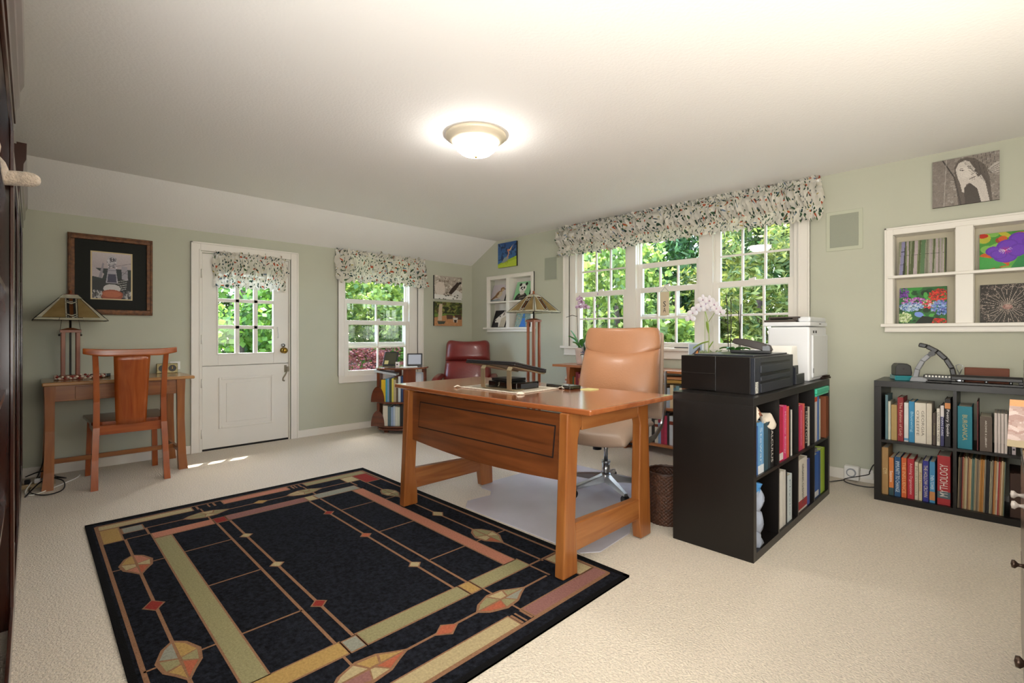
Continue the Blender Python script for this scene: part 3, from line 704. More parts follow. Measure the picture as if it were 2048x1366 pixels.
    w = MB(); w.box(-.006, -.006, c0, .006, .006, c1_); w.build('centre_rod', M_lead, r)
    w = MB(); w.box(-base*1.12, -base*1.12, c1_, base*1.12, base*1.12, c1_+.018)
    w.hexa([(-base*1.2, -base*1.2, c1_+.018), (base*1.2, -base*1.2, c1_+.018), (base*1.2, base*1.2, c1_+.018), (-base*1.2, base*1.2, c1_+.018)], [(-.016, -.016, c1_+.034), (.016, -.016, c1_+.034), (.016, .016, c1_+.034), (-.016, .016, c1_+.034)]); w.build('cap', M_lampwood, r)
    w = MB(); w.tube([(0, 0, c1_+.03), (0, 0, z1+.01)], .007, 8); w.tube([(0, 0, z0+.02), (0, 0, z0+.07)], .018, 10); w.build('stem', M_lead, r)
    w = MB(); w.box(-ht*.9, -ht*.9, z1-.002, ht*.9, ht*.9, z1+.006); w.lathe([(.012, z1+.006), (.014, z1+.012), (.009, z1+.016), (.010, z1+.036), (.0, z1+.038)], n=10); w.build('finial', M_lampwood, r)
    for sg in ((1, 0, 0) if pull else ()):
        pass
    for sg in (-1, 1) if pull else ():
        w = MB(); w.tube([(0, sg*.045, z0+.02), (0, sg*.06, z0-pull)], .0012, 5); w.lathe([(0, 0), (.006, .004), (.006, .012), (0, .016)], (0, sg*.06, z0-pull-.014), 8); w.build('pull_chain', M_lead, r)
    return r
mission_lamp('table_lamp', 'table lamp with four-sided stained-glass shade and red wood column on the writing desk', (.25, -4.075, .736), .20, .043, (.03, .345), .10, .052, (.432, .62))
mission_lamp('floor_lamp', 'tall cherry floor lamp with pyramid stained-glass shade behind the big desk', (1.945, -.86, 0), .183, .036, (.05, 1.185), .0, .048, (1.275, 1.445))

# ------------------------------------------------------------------ pillows
def pad(mb, x0, x1, zf, t0, nu=20, nv=16, m=0, e=.5, tmin=.25, back=False):
    """cushioned panel: zf(u,v)->(y,z) of mid surface, x from x0(v) to x1(v)"""
    def fn(u, v):
        a, b_ = x0(v), x1(v); y, z = zf(u, v); return (a+(b_-a)*u, y, z)
    def th(u, v):
        s = 1-abs(2*u-1)**5; q = 1-abs(2*v-1)**6; return t0*(tmin+(1-tmin)*(max(0, s)*max(0, q))**e)
    mb.sheet(fn, nu, nv, th, m)
M_tan = mat('tan leather', '#b8835f', .38, var=.06, vs=5, bump=.12, bs=90, coat=.1)
M_tan2 = mat('pale tan leather side', '#b39a86', .42, var=.05, vs=6, bump=.1, bs=90)
M_red = mat('burgundy leather', '#7c2b27', .33, var=.12, vs=5, bump=.15, bs=70, coat=.25)
oc = thing('office_chair', 'tan leather swivel office chair with chrome star base behind the big desk', 'chair', (3.205, -1.50, .006), R(13))
m = MB()
pad(m, lambda v: -.292+.012*v, lambda v: .292-.012*v, lambda u, v: (.21+.11*v**1.3-.05*(2*u-1)**2*-1-.03, .60+.365*v-.095*(1-(2*u-1)**2)*v**4), .085, tmin=.35, e=.4)
m.build('backrest', M_tan, oc, sub=1)
m = MB()
pad(m, lambda v: -.278+.03*v**4, lambda v: .278-.03*v**4, lambda u, v: (.292+.030*v+.05*(2*u-1)**2-.0, .955-.085*(1-(2*u-1)**2)*(1-v)**2+.145*v-.018*(2*u-1)**6*v), .082, tmin=.55, e=.35)
m.build('headrest', M_tan, oc, sub=1)
m = MB()
m.sheet(lambda u, v: ((-.30+.60*u)*(1-.08*v), .335+.11*v-.035*math.cos((2*u-1)*1.2)*-1*0+.03*(2*u-1)**2*-1, .46+.62*v), 14, 14, -.028)
m.build('back_shell', M_tan2, oc, sub=1)
m = MB()
pad(m, lambda v: -.27+.03*(1-v)**3, lambda v: .27-.03*(1-v)**3, lambda u, v: (-.29+.52*v, .40+.02*math.sin(v*2.6)-.05*(1-v)**3+.022*(2*u-1)**2), .085, tmin=.3)
m.build('seat', M_tan2, oc, sub=1)
for s in (-1, 1):
    m = MB(); path = [(s*.305, .36, .80), (s*.308, .355, .66), (s*.308, .335, .54), (s*.305, .26, .43), (s*.295, .14, .375), (s*.27, .0, .355), (s*.2, -.03, .35)]
    for i in range(len(path)-1):
        a, c = Vector(path[i]), Vector(path[i+1]); d = (c-a).normalized(); nn = Vector((0, -d.z, d.y)); 
        m.hexa([a-nn*.018-Vector((.005, 0, 0)), a-nn*.018+Vector((.005, 0, 0)), a+nn*.018+Vector((.005, 0, 0)), a+nn*.018-Vector((.005, 0, 0))],
               [c-nn*.018-Vector((.005, 0, 0)), c-nn*.018+Vector((.005, 0, 0)), c+nn*.018+Vector((.005, 0, 0)), c+nn*.018-Vector((.005, 0, 0))])
    m.build('side_band', M_steel, oc)
m = MB(); m.tube([(0, 0, .09), (0, 0, .19)], .026, 16); m.tube([(0, 0, .19), (0, 0, .205)], .031, 16); m.tube([(0, 0, .20), (0, 0, .35)], .014, 14); m.build('gas_lift', M_steel, oc)
m = MB(); m.box(-.11, -.09, .335, .11, .10, .372); m.tube([(-.05, -.03, .28), (-.05, -.03, .34)], .030, 14); m.tube([(.0, 0, .35), (.26, -.06, .345)], .006, 8); m.build('tilt_mechanism', M_black, oc)
sb = MB()
for k in range(5):
    a = R(18+72*k+10); c, s = math.cos(a), math.sin(a)
    for i in range(1):
        p = Vector((c*.03, s*.03, 0)); q = Vector((c*.295, s*.295, 0)); n_ = Vector((-s, c, 0))
        sb.hexa([p-n_*.024+Vector((0, 0, .065)), q-n_*.014+Vector((0, 0, .052)), q+n_*.014+Vector((0, 0, .052)), p+n_*.024+Vector((0, 0, .065))],
                [p-n_*.018+Vector((0, 0, .115)), q-n_*.010+Vector((0, 0, .070)), q+n_*.010+Vector((0, 0, .070)), p+n_*.018+Vector((0, 0, .115))])
sb.lathe([(.0, .06), (.04, .062), (.042, .11), (.03, .125), (0, .125)], n=20)
so = sb.build('star_base', M_steel, oc)
for k in range(5):
    a = R(18+72*k+10); c, s = math.cos(a), math.sin(a); m = MB(); ctr = (c*.285, s*.285, .026)
    for dd in (-.013, .013):
        m.tube([(ctr[0]-s*(dd-.006), ctr[1]+c*(dd-.006), .0265), (ctr[0]-s*(dd+.006), ctr[1]+c*(dd+.006), .0265)], .0262, 16)
    m.obox((ctr[0], ctr[1], .042), (.035, .028, .024), (0, 0, a)); m.build('caster', M_black, so)

rc = thing('recliner', 'burgundy leather recliner with rounded headrest in the far corner', 'chair', (.56, -.56, 0), R(45))
m = MB(); pad(m, lambda v: -.305+.025*v, lambda v: .305-.025*v, lambda u, v: (.16+.10*v+.02*(2*u-1)**2, .42+.31*v), .14); m.build('backrest', M_red, rc, sub=1)
m = MB(); pad(m, lambda v: -.280+.02*v+.06*v**8, lambda v: .280-.02*v-.06*v**8, lambda u, v: (.235+.05*v+.02*(2*u-1)**2, .72+.25*v-.06*(2*u-1)**6*v), .15); m.build('headrest', M_red, rc, sub=1)
m = MB(); pad(m, lambda v: -.27, lambda v: .27, lambda u, v: (-.36+.52*v, .36+.02*math.sin(v*3)), .13); m.build('seat', M_red, rc, sub=1)
for s in (-1, 1):
    m = MB(); pad(m, lambda v: (s*.33-.045), lambda v: (s*.33+.045), lambda u, v: (-.28+.50*v, .52+.02*v), .05, nu=8); m.build('armrest', M_red, rc, sub=1)
    m = MB(); m.prism([(-.24, .12), (-.18, .12), (-.18, .50), (-.24, .50)], 'x', s*.33-.02, s*.33+.02); m.prism([(.14, .12), (.2, .12), (.2, .51), (.14, .51)], 'x', s*.33-.02, s*.33+.02); m.prism([(-.24, .09), (.2, .09), (.2, .13), (-.24, .13)], 'x', s*.33-.02, s*.33+.02); m.build('arm_frame', W_rz, rc, bevel=.004)
m = MB(); m.tube([(0, 0, .10), (0, 0, .36)], .03, 14); m.lathe([(0, 0), (.26, 0), (.27, .02), (.25, .045), (.05, .06), (0, .1)], n=32); m.box(-.33, -.03, .09, .33, .03, .115); m.build('base', W_rz, rc)

# ------------------------------------------------------------------ books
_lab = set()
BOOKN = [0]
def cover_mat(c):
    return mat('cloth cover '+c, c, .55, var=.05, vs=30)
def ordn(k):
    if k < 20: return ONE[k]
    t = {2: 'twenty', 3: 'thirty'}[(k+1)//10]; return (t[:-1]+'ieth') if (k+1) % 10 == 0 else t+'-'+ONE[(k+1) % 10-1]
ONE = ['first', 'second', 'third', 'fourth', 'fifth', 'sixth', 'seventh', 'eighth', 'ninth', 'tenth', 'eleventh', 'twelfth', 'thirteenth', 'fourteenth', 'fifteenth', 'sixteenth', 'seventeenth', 'eighteenth', 'nineteenth', 'twentieth']
def cname(c):
    r, g, b_ = [int(c[i:i+2], 16)/255 for i in (1, 3, 5)]; mx, mn = max(r, g, b_), min(r, g, b_); l_ = (mx+mn)/2; s_ = mx-mn
    if s_ < .10: return 'white' if l_ > .78 else 'pale grey' if l_ > .6 else 'grey' if l_ > .3 else 'black'
    import colorsys; h = colorsys.rgb_to_hsv(r, g, b_)[0]*360
    if l_ > .72 and s_ < .22: return 'cream' if h < 90 else 'pale blue' if h < 260 else 'pinkish white'
    d = 'dark ' if l_ < .28 else 'light ' if l_ > .66 else ''
    if h < 12 or h > 345: return d+'red' if l_ < .5 else 'pink'
    if h < 28: return d+('orange' if s_ > .45 else 'brown')
    if h < 48: return d+('tan' if s_ < .5 else 'golden')
    if h < 70: return d+'yellow'
    if h < 165: return d+'green'
    if h < 200: return d+'teal'
    if h < 255: return d+'blue'
    if h < 300: return d+'violet'
    return d+'magenta'
def book(loc, rz, w, h, d, col, text=None, tcol='#f2ead8', label=None, group=None, band=None, up=False, rot=None, name='book', tw=.62, two=None, cat='book', span=.78):
    """spine faces local -y, thickness along x; origin at bottom of the spine"""
    r = thing(name, label, cat, loc, rz, group, rot); ms = [cover_mat(col), mat('print '+tcol, tcol, .5)]
    if band: ms.append(cover_mat(band[2]))
    m = MB(); t = min(.003, w*.25)
    m.box(-w/2, 0, 0, w/2, t, h); m.box(-w/2, t, 0, -w/2+t, d, h); m.box(w/2-t, t, 0, w/2, d, h)
    if band: m.box(-w/2-.0003, -.0006, h*band[0], w/2+.0003, .004, h*band[1], 2)
    if text:
        lines = text.split('|'); n = len(lines); cw = w*tw/n
        for i, tx in enumerate(lines):
            off = ((n-1)/2-i)*w*.9/n; ln_ = h*span
            if up: put_text(m, tx, (-off+cw/2, -.0012, h*.5-ln_/2), (0, 0, 1), (-1, 0, 0), ln_, cw, 1)
            else: put_text(m, tx, (off-cw/2, -.0012, h*.5+ln_/2), (0, 0, -1), (1, 0, 0), ln_, cw, 1)
    m.build('cover', ms, r)
    if w > .006:
        p = MB(); p.box(-w/2+t, t, .003, w/2-t, d-.004, h-.003); p.build('page_block', M_page, r)
    return r
def shelf_row(items, origin, rz, zb, depth, where, group, ax, size_of=None):
    """items: (a0, a1, height, colour, text, opts) positions along the shelf"""
    n = len(items); names = [cname(i[3]) for i in items]
    for k, it in enumerate(items):
        a0, a1, h, col = it[:4]; text = it[4] if len(it) > 4 else None; op = it[5] if len(it) > 5 else {}
        w = a1-a0-.0012; a = (a0+a1)/2
        loc = (a, origin, zb) if ax == 'x' else (origin, a, zb)
        sz = 'thick ' if w > .045 else 'slim ' if w < .016 else ''
        lab = op.get('label') or f"{sz}{names[k]} book, {ordn(k)} from left, {where}"
        o2 = {q: v for q, v in op.items() if q not in ('label', 'dd', 'd')}
        book(loc, rz, w, h, op.get('d', depth), col, text, label=lab, group=group, **o2)

# ------------------------------------------------------------------ black cube shelving
M_blk = mat('black brown laminate', '#100c0a', .38, var=.15, vs=4, stretch=(6, 6, .6))
M_blkh = mat('black brown laminate face', '#151210', .34, var=.12, vs=4)
def cubes(name, label, loc, rz, cols, rows, W, H, D, back=False):
    """local: width along x, front -y"""
    r = thing(name, label, 'bookcase', loc, rz); o = .038; i_ = .016
    m = MB(); m.box(-W/2, 0, 0, -W/2+o, D, H-o); m.build('side_panel', M_blk, r, bevel=.001)
    m = MB(); m.box(W/2-o, 0, 0, W/2, D, H-o); m.build('side_panel', M_blk, r, bevel=.001)
    m = MB(); m.box(-W/2, 0, H-o, W/2, D, H); m.build('top_panel', M_blkh, r, bevel=.001)
    m = MB(); m.box(-W/2+o, .0, 0, W/2-o, D, o); m.build('bottom_panel', M_blk, r)
    cw = (W-2*o-(cols-1)*i_)/cols
    for c in range(1, cols):
        x = -W/2+o+c*cw+(c-1)*i_; m = MB(); m.box(x, .001, o, x+i_, D-.001, H-o); m.build('divider', M_blk, r)
    rh = (H-2*o-(rows-1)*i_)/rows
    for c in range(cols):
        x = -W/2+o+c*(cw+i_)
        for q in range(1, rows):
            z = o+q*rh+(q-1)*i_; m = MB(); m.box(x, .001, z, x+cw, D-.001, z+i_); m.build('shelf', M_blk, r)
    return r
cubes('cube_shelf', 'black-brown cube shelving unit standing end-on beside the big desk, holding the printers', (4.29, -1.185, 0), PI/2, 4, 2, 1.41, .77, .40)
cubes('cube_shelf', 'low black cube shelving unit against the wall under the right-hand niche', (4.907, -.40, 0), 0, 2, 2, .775, .77, .385)
zb0 = .0385; zb1 = .3925
g = 'books in the low black cube shelf'
shelf_row([(4.573, 4.587, .285, '#5f8088'), (4.588, 4.601, .245, '#cfd0c0'), (4.603, 4.633, .225, '#b0935c'), (4.635, 4.665, .275, '#8e1f26', 'The Fashion of Lady', {'tcol': '#d9b0a0'}),
  (4.668, 4.690, .245, '#d9d6d4', None, {'band': (.03, .09, '#5f93b8')}), (4.691, 4.719, .255, '#2f86b4', 'Bluewing', {'tcol': '#9fd0e4', 'span': .5}),
  (4.720, 4.774, .250, '#d9d2c4', "GEORGIA|O'KEEFFE", {'tcol': '#6d655b', 'span': .62, 'tw': .5, 'label': 'thick cream book with two rows of grey capitals, upper left of low black shelf'}),
  (4.775, 4.801, .250, '#cfc6b6'), (4.804, 4.820, .195, '#4a3b33', 'Twenty', {'tcol': '#8f8a5f', 'span': .4}), (4.823, 4.839, .225, '#d5cfc3', 'LILITH FAIR TALES', {'tcol': '#4a3a34'}),
  (4.841, 4.857, .245, '#3a3a66', 'THAN DARE', {'tcol': '#d8d8e8', 'band': (.72, 1.0, '#d8d2d0'), 'span': .5}),
  (4.860, 4.886, .285, '#16161a', 'Poetry Speaks', {'tcol': '#e8e4e6', 'band': (.80, .92, '#d08a52'), 'span': .56, 'label': 'black book reading Poetry Speaks, right end of the upper left cube of low black shelf'})],
  -.365, 0, zb1, .19, 'upper left cube of low black shelf', g, 'x')
shelf_row([(4.556, 4.589, .30, '#a88453', 'CYM', {'tcol': '#d8c69a', 'span': .12}), (4.592, 4.617, .24, '#d07a3c', 'Seasons', {'band': (.0, .2, '#2f4a50'), 'span': .3}), (4.620, 4.652, .25, '#1d4f7c', 'IMMUNITY TO CHANGE', {'tcol': '#cfdbe6', 'label': 'dark blue book reading Immunity to Change, lower left cube of the low black shelf'}),
  (4.655, 4.681, .25, '#d0602c', 'THE INFLUENCE', {'tcol': '#e8b880'}), (4.684, 4.718, .25, '#b0202f', 'Advising Organizations', {'tcol': '#e8c0c0', 'tw': .5, 'label': 'red book reading Advising Organizations, lower left cube of the low black shelf'}), (4.720, 4.737, .235, '#c9bfa8', 'Meditations', {'tcol': '#7d735f'}),
  (4.739, 4.756, .23, '#c4b795', 'Field Notes', {'tcol': '#a05a3a', 'span': .5}), (4.758, 4.787, .25, '#2c2c86', 'THE HOLLOW CROWN', {'tcol': '#cfc6b0', 'label': 'dark blue book reading The Hollow Crown, lower left cube of low black shelf'}),
  (4.790, 4.816, .25, '#3f86b4', 'THEN TOWER', {'tcol': '#d6e6ee', 'band': (.06, .27, '#c0844e'), 'span': .35}), (4.826, 4.886, .295, '#a3262b', 'MYTHOLOGY', {'tcol': '#d9cfc8', 'up': True, 'span': .66, 'band': (.13, .27, '#4c5f66'), 'label': 'thick red book reading MYTHOLOGY in tall capitals, lower left cube of low black shelf'})],
  -.368, 0, zb0, .19, 'lower left cube of low black shelf', g, 'x')
shelf_row([(4.917, 4.981, .25, '#1d7d90', 'BURGANCA', {'tcol': '#b8b070', 'tw': .34, 'span': .6, 'name': 'binder', 'cat': 'binder', 'label': 'thick teal binder at the left of the upper right cube of low black shelf'}),
  (5.000, 5.007, .285, '#5a1a1c', None, {'d': .24}), (5.012, 5.064, .20, '#62544a', 'ARCHIVE X LIBRARY', {'tcol': '#e6e0d8', 'tw': .14, 'name': 'album', 'cat': 'album', 'label': 'short grey-brown album with tiny white spine lettering, upper right cube of low black shelf'})]
  + [(5.072+.0135*i, 5.0845+.0135*i, .225, '#d3c7c2') for i in range(4)] + [(5.128, 5.139, .22, '#2a2624'), (5.142, 5.158, .215, '#b8aeb4', 'IIIIIII', {'tcol': '#3a3438', 'name': 'binder', 'cat': 'binder', 'label': 'checked grey binder at the right of the upper right cube of low black shelf'})],
  -.365, 0, zb1, .22, 'upper right cube of low black shelf', g, 'x')
rcs = ['#8f7f66', '#57493c', '#2a1414', '#8a2a24', '#b08a6a', '#a9865c', '#b3a883', '#c9bd9c', '#7d5a44', '#b28a5e', '#c0a077', '#5c7469', '#4a6a66', '#8f8a70', '#b09a78', '#6f6254', '#8a7b66', '#c7a27a', '#b0762f', '#a8742f', '#c48a4a', '#8a8272', '#171717', '#1a1a1c', '#202020', '#9a927c', '#8f8b78', '#5b3a2a', '#c9843f', '#b88a5e', '#c9b9a2', '#a3383a', '#b27a55', '#c9b090', '#94855c', '#5f6f66']
x = 4.917
for i, c in enumerate(rcs):
    w = random.uniform(.003, .0062); lean = .014*(1-i/len(rcs))
    r = thing('record', f"{cname(c)} record sleeve, {ordn(i)} from left in low black shelf", 'record', (x+w/2, -.372, zb0+.0006), 0, 'vinyl records in the lower right cube of the low black shelf', rot=(0, R(1.6)-lean*.6, 0))
    hh = .305+random.uniform(-.006, .006); m = MB(); m.box(-w/2, 0, 0, w/2, .305, hh); m.build('sleeve', cover_mat(c), r); x += w+.0009
m = MB(); m.box(5.135, -.36, zb0, 5.236, -.08, .285); m.box(5.15, -.361, .286, 5.225, -.30, .2895); tag(m.build('storage_box', cover_mat('#3b2318'), bevel=.002), 'dark brown box beside the record sleeves in low black shelf', 'box')

g = 'books in the tall end-on black cube shelf'
wh = '{} cube of end-on black shelf'
X0 = 4.278; kw = dict(rz=PI/2, depth=.20, group=g, ax='y')
def srow(items, zb, where): shelf_row(items, X0, PI/2, zb, .20, where, g, 'y')
srow([(-1.846, -1.797, .235, '#3a66a8'), (-1.795, -1.718, .25, '#69a3d6', 'Stewart', {'tcol': '#cfe2f2', 'band': (0, .16, '#dfe6ee'), 'tw': .4}), (-1.716, -1.655, .235, '#2f4d5c'), (-1.653, -1.624, .235, '#26343c'), (-1.620, -1.572, .24, '#15171a', 'CALCULUS', {'tcol': '#e6e2de'})], zb1, wh.format('nearest upper'))
srow([(-1.498, -1.418, .285, '#b81f45', None, {'band': (.03, .16, '#dfd6d6')}), (-1.416, -1.358, .29, '#d93a78', 'Molecular Biology', {'tcol': '#f6d6e2', 'tw': .45}), (-1.356, -1.314, .28, '#d9614a'), (-1.312, -1.285, .26, '#1a1a1c'), (-1.283, -1.258, .255, '#e6e4e0', None, {})], zb1, wh.format('second upper'))
srow([(-1.165, -1.116, .26, '#b3244e'), (-1.114, -1.055, .26, '#cf3a66', 'Communication', {'tcol': '#f4c8d6', 'tw': .4}), (-1.053, -1.014, .265, '#d9675a'), (-1.012, -.952, .24, '#17171a', 'NEWTON', {'tcol': '#d8d2c4'}), (-.950, -.908, .235, '#dcdad0')], zb1, wh.format('third upper'))
srow([(-.835, -.738, .285, '#d7d3d2', None, {'band': (.88, .98, '#d95a34'), 'label': 'thick white book with an orange band on top, farthest upper cube of end-on black shelf'}), (-.736, -.690, .28, '#5a7fc4'), (-.688, -.655, .26, '#cfd2c6')], zb1, wh.format('farthest upper'))
srow([(-1.498, -1.425, .30, '#e0ddd8', None, {'name': 'binder', 'cat': 'binder'}), (-1.422, -1.372, .295, '#d9d6d0', None, {'name': 'binder', 'cat': 'binder'}), (-1.370, -1.345, .28, '#2a2a2c'), (-1.343, -1.262, .255, '#cfdbe0', 'Physics', {'tcol': '#5f7f96', 'tw': .3})], zb0, wh.format('second lower'))
srow([(-1.168, -1.142, .245, '#cf9a3f'), (-1.140, -.965, .30, '#dcd7cf', 'ORGANIC CHEMISTRY', {'tcol': '#4a4a48', 'tw': .22, 'band': (.04, .2, '#a3202c'), 'label': 'very thick white book reading Organic Chemistry, third lower cube of end-on black shelf'}), (-.960, -.905, .275, '#4a5aa8')], zb0, wh.format('third lower'))
srow([(-.835, -.705, .27, '#2f63b4', None, {'band': (.02, .15, '#dfe2e8')}), (-.703, -.660, .28, '#2a4f9a'), (-.655, -.600, .285, '#a3bf3f'), (-.598, -.555, .285, '#93b52f')], zb0, wh.format('farthest lower'))
m = MB(); m.obox((4.215, -.68, .712), (.17, .305, .034)); m.obox((4.215, -.68, .688), (.165, .30, .014)); tag(m.build('plastic_case', mat('turquoise plastic', '#3cc4a0', .3), bevel=.01, seg=3), 'turquoise plastic case lying on books in the end-on black shelf', 'case')
m = MB(); m.box(4.02, -.615, .395, 4.30, -.572, .665); m.box(4.02, -.568, .395, 4.295, -.524, .655); tag(m.build('folder', mat('rust brown card', '#7a3f1c', .6), bevel=.002), 'brown card accordion folder at the far end of the end-on black shelf', 'folder')
m = MB(); m.obox((4.20, -.77, .337), (.15, .10, .026), (0, R(4), 0)); tag(m.build('small_box', mat('grey card', '#7f8084', .6), bevel=.003), 'small grey box lying on the blue books in the farthest lower cube', 'box')
# towel over the first books and the plastic bag below
m = MB()
m.sheet(lambda u, v: (4.285-.16*u+.012*math.sin(9*v), -1.842+.275*v, .655+.075*math.exp(-((v-.18)/.28)**2)*(1-u*.4)+.010*math.sin(14*v+6*u)-.055*max(0, .16-u)/.16), 22, 34, .006)
M_cloth = mat('cream cloth', '#ddd3c4', .9, var=.05, vs=12)
o = m.build('cloth_bag', [M_cloth, mat('brown print', '#7a4a34', .9)]); tag(o, 'crumpled cream cloth bag with brown print on the blue books of the black shelf', 'bag')
for p in o.data.polygons:
    c = p.center; e = ((c.y+1.795)/.026)**2+((c.z-.690)/.014)**2
    if e < 1 and c.x > 4.23: p.material_index = 1
m = MB(); m.sheet(lambda u, v: (4.236-.02*math.sin(5*u)+.008*math.sin(17*v+9*u), -1.838+.085*u+.008*math.sin(23*v+3*u), .045+.30*v), 12, 40, .03)
o = m.build('plastic_bag', [mat('frosted blue plastic', '#b4bfd4', .35, alpha=.88, bump=.3, bs=30), mat('blue print', '#4f94d6', .4)]); tag(o, 'frosted pale blue plastic bag in the nearest lower cube of the black shelf', 'bag')
for p in o.data.polygons:
    if p.center.z > .305: p.material_index = 1

# ------------------------------------------------------------------ wall niches with white frames
M_edge = mat('black canvas edge', '#1c1a18', .6); M_edgeb = mat('brown canvas edge', '#3b2a20', .6)
M_tint = mat('niche lining paint', '#cdc5ae', .7)
def niche(label, x0, x1, z0, z1, xm, zm, ox0, ox1, oz0, oz1, mw, sill_l, lined):
    """framed recess in the window wall: opening x0..x1, z0..z1, mullion at xm (half width mw), shelf at zm"""
    cx = (x0+x1)/2; r = thing('wall_niche', label, 'niche', (cx, 0, z0)); X = lambda x: x-cx; Z = lambda z: z-z0
    m = MB(); m.box(X(x0)-(0 if lined else .05), .118, Z(z0), X(x1), .13, Z(z1)); m.build('back_panel', M_tint if lined else M_trim, r)
    m = MB()
    m.box(X(ox0), -.02, Z(z0), X(x0), 0, Z(oz1)); m.box(X(x1), -.02, Z(z0), X(ox1), 0, Z(oz1)); m.box(X(x0), -.02, Z(z1), X(x1), 0, Z(oz1))
    m.box(X(xm-mw), -.02, Z(z0), X(xm+mw), .118, Z(z1))
    for a, c in ((x0, xm-mw), (xm+mw, x1)):
        m.box(X(a), -.024, Z(z1)-.008, X(c), .118, Z(z1))
        if lined: m.box(X(a), -.0, Z(z0), X(a)+.004, .118, Z(z1)-.01); m.box(X(c)-.004, -.0, Z(z0), X(c), .118, Z(z1)-.01)
    m.box(X(ox0), -.026, Z(oz1)-.012, X(ox1), 0, Z(oz1)); m.box(X(ox0), -.026, Z(z0), X(ox0)+.012, 0, Z(oz1)); m.box(X(ox1)-.012, -.026, Z(z0), X(ox1), 0, Z(oz1))
    m.build('frame', M_trim, r, bevel=.003)
    m = MB(); m.box(X(ox0)+.02, -.034, Z(zm)-.010, X(ox1)-.02, .117, Z(zm)+.010); m.build('shelf', M_trim, r, bevel=.004)
    m = MB(); m.box(X(ox0)-sill_l, -.045, -.022, X(ox1)+.02, 0, .0); m.box(X(ox0), -.018, -.052, X(ox1), 0, -.022); m.box(X(ox0), -.024, -.058, X(ox1), 0, -.048); m.build('sill', M_trim, r, bevel=.003)
niche('small white framed niche with four openings near the room corner', .385, 1.118, 1.154, 1.78, .722, 1.478, .331, 1.167, 0, 1.82, .030, .05, False)
niche('large cream framed niche with four openings at the right of the window wall', 4.57, 5.30, 1.141, 1.766, 4.933, 1.465, 4.522, 5.345, 0, 1.809, .042, .02, True)
def lean(name, pic, w, h, x, z, label, ty=.105, by=.055, t=.018, edge=None, rz=0):
    a = math.asin(min(.5, (ty-by)/h)); canvas(name, pic, w, h, t, (x, by, z), (-a, 0, rz), edge or M_edge, label=label, group='unframed picture panels')
G2 = 'unframed picture panels'
# sparrow
p = Pic(90, 90, '#cfc6c6'); p.grad('#d6ccd4', '#b9b2b0')
p.poly([(.02, .90), (.10, .84), (.34, .60), (.42, .72), (.16, .92)], '#6f5236').ell(.52, .58, .25, .17, '#a98258', -48).ell(.60, .60, .19, .14, '#cdbb9f', -52).poly([(.24, .80), (.36, .52), (.52, .40), (.54, .56), (.36, .80), (.14, .90)], '#8a6540')
for i in range(6): p.line((.20+.045*i, .82-.045*i), (.38+.035*i, .66-.055*i), .014, '#55391f')
p.ell(.70, .28, .135, .115, '#9a6d42').ell(.74, .32, .10, .08, '#c4aa88').ell(.75, .25, .018, .018, '#15100c').poly([(.82, .25), (.95, .29), (.82, .33)], '#5f4c3a').line((.0, .95), (.7, .92), .05, '#5d7d84').line((.58, .78), (.60, .92), .014, '#8a5a44').line((.50, .8), (.52, .93), .014, '#8a5a44'); p.noise(.06)
lean('picture_panel', p, .275, .235, .485, 1.488, 'picture of a brown sparrow in the small corner niche', .11, .03)
# panda
p = Pic(80, 80, '#8fc79a'); p.grad('#9fd3a8', '#7fbf86'); p.ell(.5, .98, .42, .38, '#1c1a1c').ell(.48, .36, .24, .25, '#ece9e4').ell(.29, .16, .085, .09, '#151315').ell(.68, .14, .085, .09, '#151315').ell(.39, .34, .055, .075, '#1a181a', 30).ell(.57, .34, .055, .075, '#1a181a', -30).ell(.48, .45, .05, .03, '#1a181a').ell(.5, .62, .16, .12, '#d9d3cc').line((.3, .8), (.66, .72), .06, '#6d6356').line((.4, .92), (.7, .86), .05, '#8a7d6a'); p.noise(.08)
lean('picture_panel', p, .255, .245, .915, 1.488, 'picture of a panda on green in the small corner niche', .11, .03)
# llama head
p = Pic(80, 80, '#1d1618'); p.poly([(.16, .66), (.12, .58), (.34, .38), (.55, .22), (.70, .10), (.74, .0), (.84, .14), (.98, .20), (1, 1), (.52, 1), (.46, .74), (.34, .72), (.2, .74)], '#e6ded2').poly([(.62, .5), (1, .3), (1, 1), (.58, 1)], '#c9bca6').ell(.47, .36, .045, .05, '#1a1416').ell(.19, .6, .05, .035, '#3a2a2a').poly([(.66, .28), (.76, .04), (.80, .26), (.72, .34)], '#8c7f70')
for i in range(9): p.line((.6+.04*i, .6), (.62+.045*i, .98), .012, '#a89a84')
p.noise(.08)
lean('picture_panel', p, .24, .232, .505, 1.1545, 'picture of a white llama head on black in the small corner niche', .11, .03)
# peacock
p = Pic(80, 80, '#8fa39c'); p.blobs(160, ['#7fa08c', '#a8b7ae', '#5f8a86', '#b7a98c', '#6b7d5a'], (.01, .05)).ell(.52, .16, .07, .08, '#2f6fc4').poly([(.47, .2), (.57, .2), (.64, .62), (.76, 1), (.30, 1), (.42, .62)], '#2f78d2')
for i in range(12):
    a = R(200+12*i); p.line((.52, .5), (.52+.6*math.cos(a), .5+.6*math.sin(a)), .008, '#56806c')
p.noise(.1)
lean('picture_panel', p, .255, .22, .915, 1.1545, 'picture of a blue peacock in the small corner niche behind the lamp')
